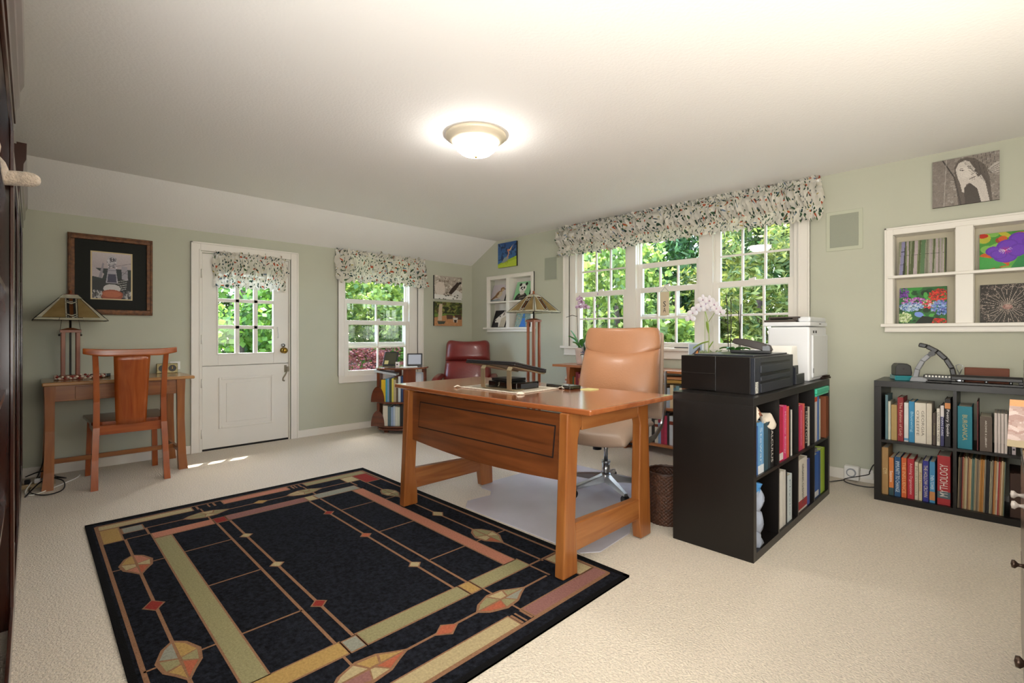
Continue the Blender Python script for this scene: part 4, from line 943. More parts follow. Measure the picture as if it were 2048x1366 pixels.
# bamboo
p = Pic(110, 90, '#8a8f72'); xx = 0
while xx < 1:
    w_ = random.uniform(.012, .055); c = random.choice(['#a49a98', '#8d8a80', '#6f7d4a', '#b4a6a8', '#55603c', '#9c9a8a', '#7d7a6a', '#3c3f2c']); k_ = random.uniform(-.02, .05)
    p.poly([(xx, 1), (xx+w_, 1), (xx+w_+k_, 0), (xx+k_, 0)], c)
    if w_ > .03:
        for q_ in (.1, .42, .7): p.line((xx+k_*(1-q_), q_), (xx+w_+k_*(1-q_), q_), .01, '#3a3f30')
    xx += w_*.9
p.poly([(.02, 1), (.09, 1), (.13, 0), (.06, 0)], '#8e8bb0'); p.line((.03, .68), (.11, .68), .012, '#2c2f3c'); p.line((.05, .3), (.12, .3), .012, '#2c2f3c'); p.poly([(.46, 1), (.55, 1), (.57, 0), (.48, 0)], '#5a7a52'); p.noise(.12)
lean('picture_panel', p, .25, .245, 4.716, 1.4755, 'picture of bamboo stems in the upper left opening of large niche', .112, .07)
# hydrangeas
p = Pic(110, 90, '#2f6b33'); p.blobs(90, ['#3f9a3f', '#2c7a36', '#184a24', '#55b04a', '#123018'], (.02, .09))
def cluster(cx, cy, rx, ry, n, cols, r0=.008, r1=.028):
    for i in range(n):
        a_ = random.uniform(0, 6.28); q_ = math.sqrt(random.random()); p.ell(cx+rx*q_*math.cos(a_), cy+ry*q_*math.sin(a_), random.uniform(r0, r1), random.uniform(r0, r1), random.choice(cols), random.uniform(0, 180), .92)
cluster(.08, .15, .14, .14, 90, ['#7a3fa8', '#9a55c0', '#5c2f8a', '#3a2a60']); cluster(.85, .24, .22, .17, 160, ['#d9281f', '#f03a2a', '#a81614', '#e8482c']); cluster(.30, .38, .26, .10, 110, ['#b03fb8', '#c94fc4', '#e0a8dc', '#8a2f9a']); cluster(.62, .48, .12, .13, 60, ['#d9283a', '#e84a5a', '#f0d0d8'])
cluster(.26, .54, .26, .12, 260, ['#8fb0dc', '#b9cfea', '#5f83c0', '#456aa8', '#d6e2f0']); cluster(.88, .58, .2, .2, 220, ['#5f86cc', '#7fa2dc', '#2f52a0', '#8f7fd0', '#a9bce8']); cluster(.12, .84, .15, .14, 180, ['#c9dca0', '#b4cf8a', '#e6edd0', '#7fa05a']); cluster(.85, .96, .2, .08, 90, ['#d9281f', '#e8382a', '#a01a14'])
p.ell(.43, .76, .1, .07, '#7f9be8', 20); p.poly([(.35, 1), (.5, .8), (.75, .85), (.7, 1)], '#141c14'); p.noise(.1)
lean('picture_panel', p, .25, .252, 4.718, 1.1415, 'picture of red and blue hydrangeas, lower left opening of large niche', .112, .07)
# purple flower
p = Pic(110, 90, '#4f9a3a'); p.blobs(50, ['#5fb04a', '#3c8a34', '#8ac25a', '#c9c03c', '#d9561f', '#a8302a'], (.04, .14)); p.ell(.06, .06, .1, .06, '#c9341f').ell(.9, .04, .1, .07, '#c94a1f').poly([(.0, .62), (.3, .72), (.5, .9), (.1, 1), (0, 1)], '#4aa84f').poly([(.55, 1), (.7, .7), (1, .62), (1, 1)], '#2f8a4a')
for cx_, cy_, rx_, ry_, rt in ((.72, .22, .2, .17, 20), (.9, .3, .15, .12, 0), (.5, .38, .2, .17, -20), (.25, .5, .14, .13, 0), (.46, .66, .22, .17, 10), (.68, .52, .16, .18, 30), (.34, .6, .16, .12, 20)): p.ell(cx_, cy_, rx_, ry_, '#6a34b4', rt); p.ell(cx_+.01, cy_, rx_*.8, ry_*.8, '#7a44c8', rt, .6)
for i in range(16): a = R(i*23); p.line((.47, .5), (.47+.12*math.cos(a), .5+.10*math.sin(a)), .008, random.choice(['#e04a9a', '#f0d0e8', '#c4245a']))
p.noise(.06)
lean('picture_panel', p, .25, .24, 5.126, 1.4755, 'picture of a large purple flower, upper right opening of large niche', .112, .07)
# dandelion
p = Pic(110, 90, '#35302c'); p.blobs(260, ['#6f625a', '#a08f84', '#8a7a70', '#4a423c', '#c4b4a6'], (.005, .03), asp=.5, k=.5)
for i in range(30):
    a = R(i*12+4); L_ = random.uniform(.3, .55); p.line((.5, .58), (.5+L_*math.cos(a), .58+L_*math.sin(a)), .006, '#d9c9ba', .9)
    ex, ey = .5+L_*math.cos(a), .58+L_*math.sin(a)
    for j in range(7): b2 = a+R(random.uniform(-70, 70)); p.line((ex, ey), (ex+.13*math.cos(b2), ey+.13*math.sin(b2)), .004, '#b9a99c', .8)
p.ell(.5, .6, .09, .07, '#a8706a', 0, .6); p.noise(.1)
lean('picture_panel', p, .25, .245, 5.128, 1.1415, 'picture of a grey dandelion clock, lower right opening of large niche', .112, .07)
# ------------------------------------------------------------------ pictures hung flat on the walls
# heron over the corner niche
p = Pic(80, 80, '#274f8a'); p.grad('#274f8a', '#3f74a8'); p.blobs(40, ['#1f3a66', '#3f6ea4', '#1a2c50'], (.05, .15), asp=.4); p.poly([(0, .85), (.3, .76), (1, .6), (1, 1), (0, 1)], '#9fb82a').poly([(0, .9), (.5, .8), (1, .72), (1, 1), (0, 1)], '#b7c93c')
p.poly([(.2, .8), (.34, .62), (.52, .56), (.60, .64), (.5, .76), (.3, .82)], '#8f9a9c').line((.52, .62), (.60, .44), .055, '#c98a72').line((.60, .46), (.55, .36), .05, '#c98a72').ell(.57, .33, .06, .05, '#c9785c').poly([(.6, .32), (.84, .12), (.66, .38)], '#d9a878').line((.45, .76), (.44, .9), .014, '#6a5a3c').line((.52, .74), (.53, .86), .014, '#6a5a3c'); p.noise(.06)
canvas('picture_panel', p, .335, .31, .022, (.715, 0, 1.915), (0, 0, 0), M_edge, label='picture of a grey heron on blue above the small corner niche', group=G2)
# portrait
p = Pic(110, 84, '#8a8078'); p.blobs(500, ['#5a524c', '#7a7068', '#a39a92', '#4a433e', '#b9b0a8'], (.005, .03), k=.4); p.poly([(.0, .0), (.36, 0), (.2, 1), (.0, 1)], '#7d736c', .6)
p.poly([(.34, .20), (.40, .06), (.52, .02), (.66, .08), (.80, .26), (.86, .5), (.9, 1), (.40, 1), (.37, .6)], '#5f554e')
p.poly([(.36, .24), (.41, .12), (.50, .08), (.57, .12), (.61, .22), (.655, .30), (.64, .34), (.69, .40), (.675, .44), (.70, .48), (.66, .56), (.58, .56), (.52, .60), (.49, .76), (.46, .74), (.43, .56), (.39, .42)], '#cdc4bc')
p.poly([(.56, .56), (.66, .5), (.74, .44), (.80, .60), (.86, 1), (.74, 1), (.68, .70)], '#c9c0b8').poly([(.49, .66), (.58, .58), (.68, .7), (.74, 1), (.50, 1)], '#4a423c').ell(.50, .34, .10, .13, '#d8d0c8', -20, .6)
p.line((.425, .27), (.485, .295), .016, '#4a413b').line((.43, .245), (.49, .25), .009, '#6a5f57').line((.545, .25), (.60, .285), .014, '#4a413b').line((.54, .22), (.60, .24), .009, '#6a5f57').line((.56, .30), (.625, .385), .008, '#9a8f86').line((.60, .40), (.63, .39), .012, '#6a5f57').line((.575, .49), (.66, .455), .016, '#5a4f48').line((.60, .52), (.655, .50), .010, '#8a7f76')
for i in range(14): p.line((.42+.02*i, .03+.01*i), (.62+.02*i, .34+.03*i), .004, '#3a332e', .6)
p.line((.16, .0), (.34, .4), .02, '#38322e').line((.34, .4), (.44, 1), .025, '#4a433e').line((.22, 0), (.18, 1), .012, '#b9b0a8', .6)
for i in range(6): p.line((.62+.06*i, 0), (.68+.055*i, .42), .006, '#3a3430', .8)
p.poly([(.84, .34), (.93, .24), (1, .22), (1, .44), (.90, .44)], '#b9b0a8')
for k_ in range(4): p.line((.86, .35+.03*k_), (1, .27+.045*k_), .010, '#5a524c')
p.noise(.12)
canvas('picture_panel', p, .315, .305, .02, (4.935, 0, 1.905), (0, 0, 0), M_edgeb, label='sepia picture of a woman resting her face on her hand, above large niche', group=G2)
# bird on snow, garden
p = Pic(100, 76, '#b3a79a'); p.blobs(220, ['#c4b8aa', '#9a8c80', '#d6ccc0', '#857668', '#e0d8ce'], (.01, .07), asp=.6); p.ell(.2, .56, .18, .30, '#d6c8bc').ell(.2, .56, .16, .28, '#e0d4c8', 0, .5).poly([(0, .80), (.6, .84), (1, .9), (1, 1), (0, 1)], '#e9e6e0').poly([(.6, .62), (.8, .56), (1, .7), (1, .95), (.65, .9)], '#dcd8d2')
p.poly([(.5, .72), (.62, .5), (.82, .22), (.96, .26), (.88, .36), (.78, .54), (.6, .78)], '#3a2a24').ell(.93, .24, .05, .045, '#1c1614').blobs(14, ['#2c3a2c', '#3f3a30'], (.01, .04), (.1, .8, 1, 1)); p.noise(.1)
canvas('picture_panel', p, .45, .30, .025, (0, -.415, 1.52), (0, 0, PI/2), M_edge, label='picture of a dark bird on pale snowy rocks beside the single window', group=G2)
p = Pic(100, 76, '#4f5a2c'); p.blobs(200, ['#3a4520', '#6f7a34', '#2a3018', '#8a8a4a', '#5a4a2a'], (.02, .08), (0, 0, 1, .5)); p.poly([(0, .5), (1, .48), (1, .62), (0, .62)], '#6f8a3c').poly([(0, .66), (.4, .56), (1, .6), (1, 1), (0, 1)], '#c08a5e').blobs(60, ['#b37a50', '#cf9c70'], (.02, .06), (0, .7, 1, 1), .4, .4)
p.poly([(.12, .78), (.17, .1), (.28, .08), (.26, .78)], '#cfb9a0').poly([(.42, .52), (.66, .52), (.66, .7), (.44, .72)], '#5a4034').poly([(.7, .52), (.98, .5), (.98, .72), (.78, .72)], '#503a2e').poly([(.66, .64), (.84, .64), (.82, .86), (.68, .84)], '#d6cfc4').poly([(.7, .74), (.8, .74), (.79, .86), (.71, .86)], '#3a2c26').poly([(.1, .8), (.4, .8), (.34, .92), (.14, .94)], '#4a4f44'); p.noise(.1)
canvas('picture_panel', p, .45, .31, .025, (0, -.415, 1.175), (0, 0, PI/2), M_edge, label='picture of a garden with stone seats below the snowy bird picture', group=G2)
# framed signed photograph
fr = thing('framed_photograph', 'signed spacecraft photograph in black mat and wide gilt bronze frame above the lamp', 'picture', (0, -3.815, 1.225), PI/2)
M_gilt = mat('gilt bronze leaf', '#5f3a1c', .4, .35, var=.55, vs=38, bump=.4, bs=60)
m = MB(); W_, H_ = .535, .635
for (a, c, d, e) in ((-W_/2, W_/2, 0, .042), (-W_/2, W_/2, H_-.042, H_), (-W_/2, -W_/2+.042, .042, H_-.042), (W_/2-.042, W_/2, .042, H_-.042)):
    m.box(a, -.03, d, c, 0, e)
m.box(-W_/2+.006, -.036, .006, W_/2-.006, -.03, .018); m.box(-W_/2+.006, -.036, H_-.018, W_/2-.006, -.03, H_-.006); m.box(-W_/2+.006, -.036, .018, -W_/2+.018, -.03, H_-.018); m.box(W_/2-.018, -.036, .018, W_/2-.006, -.03, H_-.018)
m.build('frame', M_gilt, fr, bevel=.004)
m = MB(); m.box(-W_/2+.04, -.016, .04, W_/2-.04, -.006, H_-.04); m.build('mat_board', mat('black mat board', '#1b1d19', .6, spec=.2), fr)
m = MB(); m.box(-.132, -.018, .122, .132, -.0162, .508); m.build('gold_fillet', mat('pale gold fillet', '#cdb98a', .4), fr)
p = Pic(90, 120, '#1d2a2c'); p.grad('#c9bec0', '#b3a6aa', 0, .34); p.poly([(0, .3), (.3, .46), (.25, .56), (0, .52)], '#b9aeb2').poly([(.0, .62), (1, .5), (1, 1), (0, 1)], '#151a1c'); p.ell(.5, .18, .13, .14, '#b8b4ba').ell(.5, .14, .07, .05, '#5a565e').blobs(40, ['#8a868e', '#d6d2d6', '#4a4650'], (.01, .03), (.38, .1, .62, .34))
p.poly([(.40, .34), (.60, .34), (.66, .66), (.34, .66)], '#a8a4b0').poly([(.40, .46), (.60, .46), (.62, .64), (.38, .64)], '#3a3a50').line((.36, .38), (.62, .38), .014, '#5a5660').poly([(.16, .54), (.26, .22), (.3, .24), (.24, .56)], '#8f8a92').poly([(.74, .26), (.9, .28), (.92, .58), (.76, .56)], '#a09aa4').line((.6, .28), (1, .2), .008, '#5a5660').line((.74, .4), (.92, .44), .008, '#4a4650').line((.74, .5), (.92, .34), .008, '#4a4650')
p.ell(.5, .78, .22, .10, '#c9c4c4').ell(.5, .92, .30, .12, '#9a4a2c').ell(.5, .90, .24, .07, '#b5603c').blobs(30, ['#b9b4b4', '#5a5658'], (.01, .04), (0, .84, .24, 1)).blobs(30, ['#b9b4b4', '#5a5658'], (.01, .04), (.78, .84, 1, 1)); p.noise(.08)
cv = canvas('photo_print', p, .245, .368, .001, (0, -.018, .131), (0, 0, 0), M_black, parent=fr)
m = MB()
for i, tx in enumerate(['To Lucky', 'Hope to see you', 'in the heavens', 'with warm', 'regards']): put_text(m, tx, (.03+.006*i, -.0205, .262-.016*i), Vector((.95, 0, .30)).normalized(), (0, 0, 1), .07-.008*i, .012, 0)
m.build('handwriting', M_paper, fr)

# ------------------------------------------------------------------ in-wall speakers and plates
M_spk = mat('painted speaker grille', '#a9ad9c', .7, bump=.5, bs=600); M_spf = mat('sage speaker frame', '#c0c3ae', .6)
def speaker(label, x0, x1, z0, z1, i_):
    r = thing('wall_speaker', label, 'speaker', ((x0+x1)/2, 0, z0)); W2 = (x1-x0)/2
    m = MB(); m.box(-W2, -.006, 0, W2, 0, z1-z0); m.build('frame', M_spf, r, bevel=.003)
    m = MB(); m.box(-W2+i_, -.009, i_, W2-i_, -.006, z1-z0-i_); m.build('grille', M_spk, r, bevel=.002)
speaker('flush wall speaker between the small niche and the wide windows', 1.325, 1.525, 1.69, 1.965, .010)
speaker('square flush wall speaker between wide windows and the large niche', 4.165, 4.395, 1.69, 1.985, .026)
def outlet(label, loc, rz, w=.075, h=.07):
    r = thing('outlet', label, 'outlet', loc, rz); m = MB(); m.box(-w/2, -.006, 0, w/2, 0, h); m.build('cover_plate', M_white, r, bevel=.002)
    m = MB()
    for s in (-1, 1): m.box(s*.017-.011, -.009, h/2-.014, s*.017+.011, -.006, h/2+.014)
    m.build('socket', M_paper, r)
outlet('white outlet low on the wall between the two black shelves', (4.42, -.0145, .03), 0)
outlet('white outlet behind the clock on the writing desk', (0, -3.385, .76), PI/2)
r = thing('timer', 'white plug-in round dial timer at the baseboard between the black shelves', 'timer', (4.335, -.0145, .012))
m = MB(); m.box(-.045, -.05, 0, .045, 0, .10); m.build('housing', M_white, r, bevel=.006)
m = MB(); m.tube([(0, -.05, .055), (0, -.058, .055)], .03, 24); m.build('dial', mat('grey dial', '#9a9da3', .5), r); m = MB(); m.tube([(0, -.058, .055), (0, -.062, .055)], .022, 24); m.build('knob', M_white, r)
def cord(label, pts, r_=.0035, mt=None, smooth=6, name='cable', cat='cable'):
    P_ = [Vector(p) for p in pts]; out = []
    for i in range(len(P_)-1):
        a, b_, c, d = P_[max(i-1, 0)], P_[i], P_[i+1], P_[min(i+2, len(P_)-1)]
        for k in range(smooth):
            t = k/smooth; out.append(.5*((2*b_)+(-a+c)*t+(2*a-5*b_+4*c-d)*t*t+(-a+3*b_-3*c+d)*t**3))
    out.append(P_[-1]); m = MB(); m.tube(out, r_, 6); return tag(m.build(name, mt or M_black), label, cat)
cord('black power cord looping on the carpet between the two black shelves', [(4.535, -.06, .16), (4.47, -.05, .15), (4.44, -.035, .09), (4.43, -.03, .065), (4.36, -.085, .045), (4.30, -.10, .02), (4.33, -.14, .008), (4.44, -.15, .006), (4.535, -.08, .012)])
cord('short black cord beside the far end of the end-on black shelf', [(4.27, -.44, .10), (4.24, -.28, .03), (4.25, -.15, .006), (4.29, -.07, .006)])

# ------------------------------------------------------------------ revolving bookcase under the single window
W_sx = wood('dark cherry shelf', '#4f2413', '#7a3d22', 'x', .25, .4); W_sz = wood('mid cherry panel', '#5f2c17', '#8a4526', 'z', .3, .3)
CX, CY, TH = .385, -1.33, R(45)
rb = thing('revolving_bookcase', 'round cherry revolving bookcase with three tiers under the single window', 'bookcase', (CX, CY, 0), TH)
def disc(z, t, r_, name, mt, flat=.93):
    m = MB(); pts = []
    for i in range(56):
        a = 2*PI*i/56; q = 1/((abs(math.cos(a))**2.6+abs(math.sin(a))**2.6)**(1/2.6)); pts.append((r_*flat*q*math.cos(a), r_*flat*q*math.sin(a)))
    m.prism(pts, 'z', z, z+t); return m.build(name, mt, rb, bevel=.004)
disc(.690, .018, .305, 'top', wood('glossy cherry top', '#6f3a22', '#9a5c38', 'x', .08, .9)); disc(.325, .018, .295, 'shelf', W_sx); disc(.066, .02, .29, 'shelf', W_sx); disc(.038, .022, .285, 'base', W_sx)
for k in range(4):
    M = Matrix.Rotation(k*PI/2, 4, 'Z')
    for z0, z1 in ((.086, .325), (.343, .690)):
        m = MB(); v = [M @ Vector(p) for p in [(-.235, -.19, z0), (-.205, -.19, z0), (-.205, -.06, z0), (-.235, -.06, z0), (-.235, -.19, z1), (-.205, -.19, z1), (-.205, -.06, z1), (-.235, -.06, z1)]]
        m.hexa(v[:4], v[4:]); m.build('divider', W_sz, rb, bevel=.002)
        m = MB(); hh = min(.165, z1-z0-.02); pts = [(-.27, z0)]+[(-.185+.085*math.cos(a), z0+hh*math.sin(a)) for a in [PI*(1-i/14) for i in range(15)]]+[(-.10, z0)]
        pts = [(-.29+.0, z0)]+[(-.185-.072*math.cos(PI*i/16), z0+hh*math.sin(PI*i/16)) for i in range(17)]
        vv = [M @ Vector((p[0]-.025, -.246, p[1])) for p in pts[1:]]+[M @ Vector((p[0]-.025, -.236, p[1])) for p in pts[1:]]
        n_ = len(pts)-1; m.add(vv, [tuple(range(n_)), tuple(range(n_, 2*n_))[::-1]]+[(i, (i+1) % n_, n_+(i+1) % n_, n_+i) for i in range(n_)]); m.build('arched_end', W_sx, rb)
m = MB(); m.tube([(0, 0, .03), (0, 0, .05)], .1, 20); m.build('turntable', M_black, rb)
m = MB(); 
for a in range(4):
    c, s = math.cos(a*PI/2+PI/4), math.sin(a*PI/2+PI/4); m.box(c*.2-.022, s*.2-.022, 0, c*.2+.022, s*.2+.022, .036)
m.build('feet', W_sx, rb)
Mrb = Matrix.Translation((CX, CY, 0)) @ Matrix.Rotation(TH, 4, 'Z')
def rbook(lx, ly, z, w, h, c, label, d=.15, rot=None, text=None, g='books in the revolving bookcase', k=0, **o2):
    p = Mrb @ Matrix.Rotation(k*PI/2, 4, 'Z') @ Vector((lx, ly, z)); book(tuple(p), TH+k*PI/2, w, h, d, c, text, label=label, group=g, **o2)
def rrow(x0, cols, z, hs, ws, where, k=0, ly=-.222, d=.15):
    x = x0
    for i, c in enumerate(cols):
        w = ws[i % len(ws)]; h = hs[i % len(hs)]
        rbook(x+w/2, ly, z, w-.0012, h, c, f"{cname(c)} book, {ordn(i)} from left, {where}", d=d, k=k); x += w
rrow(-.178, ['#e0b81c', '#3f9ab0', '#7fa0c8', '#3a4a3c', '#d9cc5a', '#b8a88a', '#5a4a38', '#d5dce0', '#24406a', '#27447a', '#b08a96'], .343, [.235, .245, .25, .24, .25, .235, .23, .27, .275, .27, .28], [.046, .018, .022, .026, .022, .026, .022, .026, .014, .022, .020], 'upper tier of revolving bookcase')
rrow(-.160, ['#d8d0c0', '#4f6a72', '#8fa4c4', '#b9c6d6', '#cfd2c6', '#c6ccb8', '#222428'], .086, [.215, .205, .20, .21, .205, .20, .215], [.052, .034, .026, .020, .028, .022, .036], 'lower tier of revolving bookcase')
rrow(-.06, ['#e0e2e6', '#c9d2e0', '#dfe2da', '#aabfd8', '#e4e2dc', '#cfd8dc', '#d4d6d0'], .343+.16, [.13, .135, .125, .13], [.020, .018, .022, .018], 'right side of revolving bookcase', k=1, d=.09)
rrow(-.13, ['#d6d2c2', '#2f3a2c', '#cfc9a6'], .086, [.205, .2, .21], [.03, .02, .03], 'left side of revolving bookcase, lower tier', k=3, d=.10)
rrow(-.13, ['#d9dce0', '#e4e4e2'], .343, [.31, .30], [.03, .02], 'left side of revolving bookcase, upper tier', k=3, d=.10)
m = MB(); m.box(-.10, -.23, .503-.16, .14, -.12, .5025) if False else None
p = Mrb @ Vector((-.02, -.22, .632)); book(tuple(p), 0, .022, .24, .16, '#b9c2c8', label='pale grey book lying flat on the upper tier books of revolving bookcase', group='books in the revolving bookcase', rot=(0, R(-80), TH))
# things on top
tp = thing('digital_frame', 'black framed tablet tilted back with a yellow note, on the revolving bookcase', 'tablet', tuple(Mrb @ Vector((-.145, .0, .7085))), rot=(R(-24), 0, R(33)))
m = MB(); m.box(-.085, -.016, 0, .085, 0, .17); m.build('case', M_dark, tp, bevel=.006); m = MB(); m.box(-.070, -.0175, .016, .070, -.016, .156); m.build('screen', mat('dim olive screen', '#4c4c3a', .15), tp)
m = MB(); m.box(-.060, -.019, .018, -.015, -.0176, .062); m.build('sticky_note', mat('yellow note', '#d9cf8e', .8), tp)
tp = thing('digital_frame', 'silver screened tablet with rounded black rim at the right of revolving bookcase top', 'tablet', tuple(Mrb @ Vector((.125, .05, .7085))), rot=(R(-14), 0, R(52)))
m = MB(); m.box(-.085, -.014, 0, .085, 0, .145); m.build('case', M_dark, tp, bevel=.012, seg=4); m = MB(); m.box(-.070, -.0155, .018, .070, -.014, .128); m.build('screen', mat('pale screen', '#c6cede', .2), tp)
tp = thing('charger', 'small white charger block between the two tablets', 'charger', tuple(Mrb @ Vector((-.03, -.11, .7085))), rot=(0, 0, R(40)))
m = MB(); m.box(-.02, -.012, 0, .02, .012, .055); m.build('body', M_white, tp, bevel=.004); m = MB(); m.box(-.008, -.0135, .02, .008, -.012, .035); m.build('window', M_dark, tp)
tag(MB().add([tuple(Mrb @ Vector(q)) for q in [(.02, -.22, .7095), (.20, -.16, .7095), (.17, -.02, .7095), (.0, -.08, .7095), (.02, -.22, .7115), (.20, -.16, .7115), (.17, -.02, .7115), (.0, -.08, .7115)]], [(0,3,2,1),(4,5,6,7),(0,1,5,4),(1,2,6,5),(2,3,7,6),(3,0,4,7)]).build('paper_sheets', M_paper), 'loose white papers on the front of revolving bookcase top', 'paper')

# ------------------------------------------------------------------ long low bookcase under the wide windows
W_bx = wood('cherry bookcase x', '#a0582c', '#c47e48', 'x', .28, .4); W_bz = wood('cherry bookcase z', '#9a5228', '#bd7742', 'z', .28, .4)
BX, BY = 2.72, -.03
bc = thing('low_bookcase', 'long low cherry bookcase under the wide windows behind the desk chair', 'bookcase', (BX, BY, 0))
m = MB(); m.box(1.75-BX, -.33, .728, 3.72-BX, 0, .752); m.build('top', W_bx, bc, bevel=.004)
for z in (.40, .072): m = MB(); m.box(1.80-BX, -.31, z, 3.70-BX, 0, z+.022); m.build('shelf', W_bx, bc, bevel=.003)
m = MB(); m.box(1.76-BX, -.29, .525, 1.945-BX, -.01, .541); m.build('shelf', W_bx, bc)
for x in (1.945, 2.60, 3.66):
    m = MB(); m.prism([(-.30, 0), (-.27, 0), (-.275, .38), (-.262, .728), (-.30, .728), (-.29, .5)], 'x', x-BX, x-BX+.026) if False else m.box(x-BX, -.30, 0, x-BX+.024, -.005, .728); m.build('upright', W_bz, bc, bevel=.003)
m = MB(); m.prism([(1.945-BX-.012, .541), (1.945-BX+.036, .541), (1.945-BX+.026, .63), (1.945-BX+.038, .728), (1.945-BX-.014, .728), (1.945-BX-.002, .63)], 'y', -.322, -.302); m.build('curved_bracket', W_bz, bc)
g = 'books in the long low bookcase'
for i, (c, w, l) in enumerate((('#d8cdb8', .025, 'pale'), ('#e2dccf', .018, 'white'), ('#c07a64', .016, 'brick red'), ('#ddd3c6', .024, 'cream'))):
    pass
zz = .5415
for c, w, l in (('#dcd6ca', .024, 'white'), ('#b9705a', .016, 'brick red'), ('#e0d3be', .026, 'cream')):
    book((1.77, -.05-.12, zz+w/2), 0, w, .165, .15, c, label=f'{l} book lying flat at the left end of the low bookcase', group=g, rot=(0, R(90), 0)); zz += w+.0008
def lrow(x0, n, zb, hr, cols, where, seed, y=-.30):
    rnd = random.Random(seed); x = x0
    for i in range(n):
        w = rnd.uniform(.016, .036); h = rnd.uniform(*hr); c = cols[i % len(cols)]
        book((x+w/2, y, zb), 0, w-.001, h, .17, c, None, label=f"{cname(c)} book, {ordn(i)} from left, {where}", group=g, band=(.7, .82, rnd.choice(cols)) if rnd.random() < .35 else None); x += w
lrow(1.975, 7, .4225, (.2, .27), ['#4a6a4c', '#b5683c', '#7a2430', '#a34a52', '#5a2a2a', '#8a3a30'], 'left bay of low bookcase, upper shelf', 4)
lrow(2.90, 16, .4225, (.17, .205), ['#25211f', '#2c2a2a', '#d8cfc4', '#d0a878', '#c9a274', '#2b2b30', '#a9b4c2', '#d8c4a0', '#5f7f8c', '#6f9098', '#cfc7b8', '#8a5a3a'], 'right bay of low bookcase, upper shelf', 9)
lrow(2.72, 15, .0945, (.2, .28), ['#b54a3a', '#cf5a40', '#4f88b0', '#8a3a24', '#5a2a1c', '#d9d4c8', '#2f2a28', '#dcd6c8', '#8fa9cf', '#a8304a', '#c23a5a', '#2f2a2a', '#d0d6dc'], 'right bay of low bookcase, lower shelf', 11)
for i, (c, w, l, dx, dz) in enumerate((('#b58a3c', .026, 'golden brown', 0, 0), ('#c98a5a', .022, 'orange brown', .0, .0))):
    book((2.90, -.30, .632+.0145+i*.030), 0, w, .26, .17, c, label=f'{l} book lying flat on top of the upright books, low bookcase right bay', group=g, rot=(0, R(90-2), 0))

# ------------------------------------------------------------------ woven waste basket
wb = thing('waste_basket', 'dark brown woven round waste basket between desk and black shelf', 'basket', (3.745, -1.685, .0))
m = MB()
def bf(u, v):
    a = 2*PI*u; r_ = .098+.012*v+.0028*math.sin(a*30+PI*(int(v*28) % 2)); return (r_*math.cos(a), r_*math.sin(a), .28*v+.001)
m.grid(bf, 180, 56); m.lathe([(0, .002), (.1, .002)], n=24); o = m.build('wicker_wall', mat('dark wicker', '#4a2b1a', .45, var=.5, vs=70, bump=.6, bs=120), wb); so = o.modifiers.new('s', 'SOLIDIFY'); so.thickness = .005
m = MB(); m.tube([(.108*math.cos(2*PI*i/40), .108*math.sin(2*PI*i/40), .282+.002*(i % 2)) for i in range(40)], .008, 8, closed=True); m.build('rim', mat('dark wicker rim', '#3a2114', .45, var=.4, vs=90), wb)

# ------------------------------------------------------------------ things on the end-on black shelf
pr = thing('printer', 'black wide printer with paper trays at the near end of the black shelf', 'printer', (4.065, -1.44, .7705))
M_prs = mat('satin black printer side', '#15110f', .3, var=.1, vs=3); M_prf = mat('dark slate plastic front', '#2b2e36', .28)
m = MB(); m.box(-.195, -.315, .004, -.008, .30, .184); m.box(-.006, -.318, .0, .165, .30, .184); m.box(-.196, -.316, .091, -.008, -.31, .094); m.build('body', M_prs, pr, bevel=.003)
m = MB(); m.box(.165, -.315, .0, .185, .30, .182); pf = m.build('front_panel', M_prf, pr, bevel=.002)
for z0, z1, y0 in ((.146, .176, -.235), (.088, .100, -.245), (.052, .058, -.245)):
    m = MB(); m.box(.184, y0, z0, .1865, .235, z0+.010 if z1-z0 > .02 else z1); m.box(.184, y0, z1-.001, .189, .235, z1+.001); m.build('paper_slot', M_black, pf)
for z0, z1 in ((.104, .140), (.064, .085), (.006, .049)):
    m = MB(); m.box(.185, -.245, z0, .192, .235, z1); m.build('tray_front', M_prf, pf, bevel=.002)
m = MB(); m.box(.1855, -.31, .006, .187, -.275, .062); m.build('sticker', mat('printed sticker', '#b9b9b4', .6, var=.8, vs=160), pr)
m = MB(); m.box(-.15, -.26, .184, .16, .28, .192); m.build('lid', M_prf, pr, bevel=.003)
st = thing('stapler', 'black heavy-duty stapler on top of the black printer', 'stapler', (4.135, -1.44, .9635), R(8))
m = MB(); m.box(-.115, -.025, 0, .09, .025, .016); m.build('base', M_black, st, bevel=.004)
m = MB(); pts = [(-.110, .060), (-.098, .082), (-.05, .080), (.02, .066), (.085, .046), (.097, .018), (.08, .010), (.06, .012), (-.02, .034), (-.09, .050)]; m.prism(pts, 'y', -.016, .016); m.build('arm', mat('worn brown black metal', '#2a1f1a', .35), st, bevel=.004)
m = MB(); m.box(.05, -.022, .014, .085, .022, .04); m.tube([(.075, -.026, .036), (.075, .026, .036)], .009, 10); m.build('hinge', mat('dull steel', '#6a6c70', .45, .8), st)
bh = thing('brochure_holder', 'dark desktop holder stuffed with white brochures between the two printers', 'holder', (4.175, -.985, .7705))
m = MB(); m.box(-.10, -.075, 0, .07, .09, .006); m.box(.060, -.075, .0, .072, .09, .06); m.box(.045, -.075, .0, .057, .02, .11); m.box(-.10, -.08, 0, .07, -.074, .10); m.build('tray', M_prf, bh, bevel=.002)
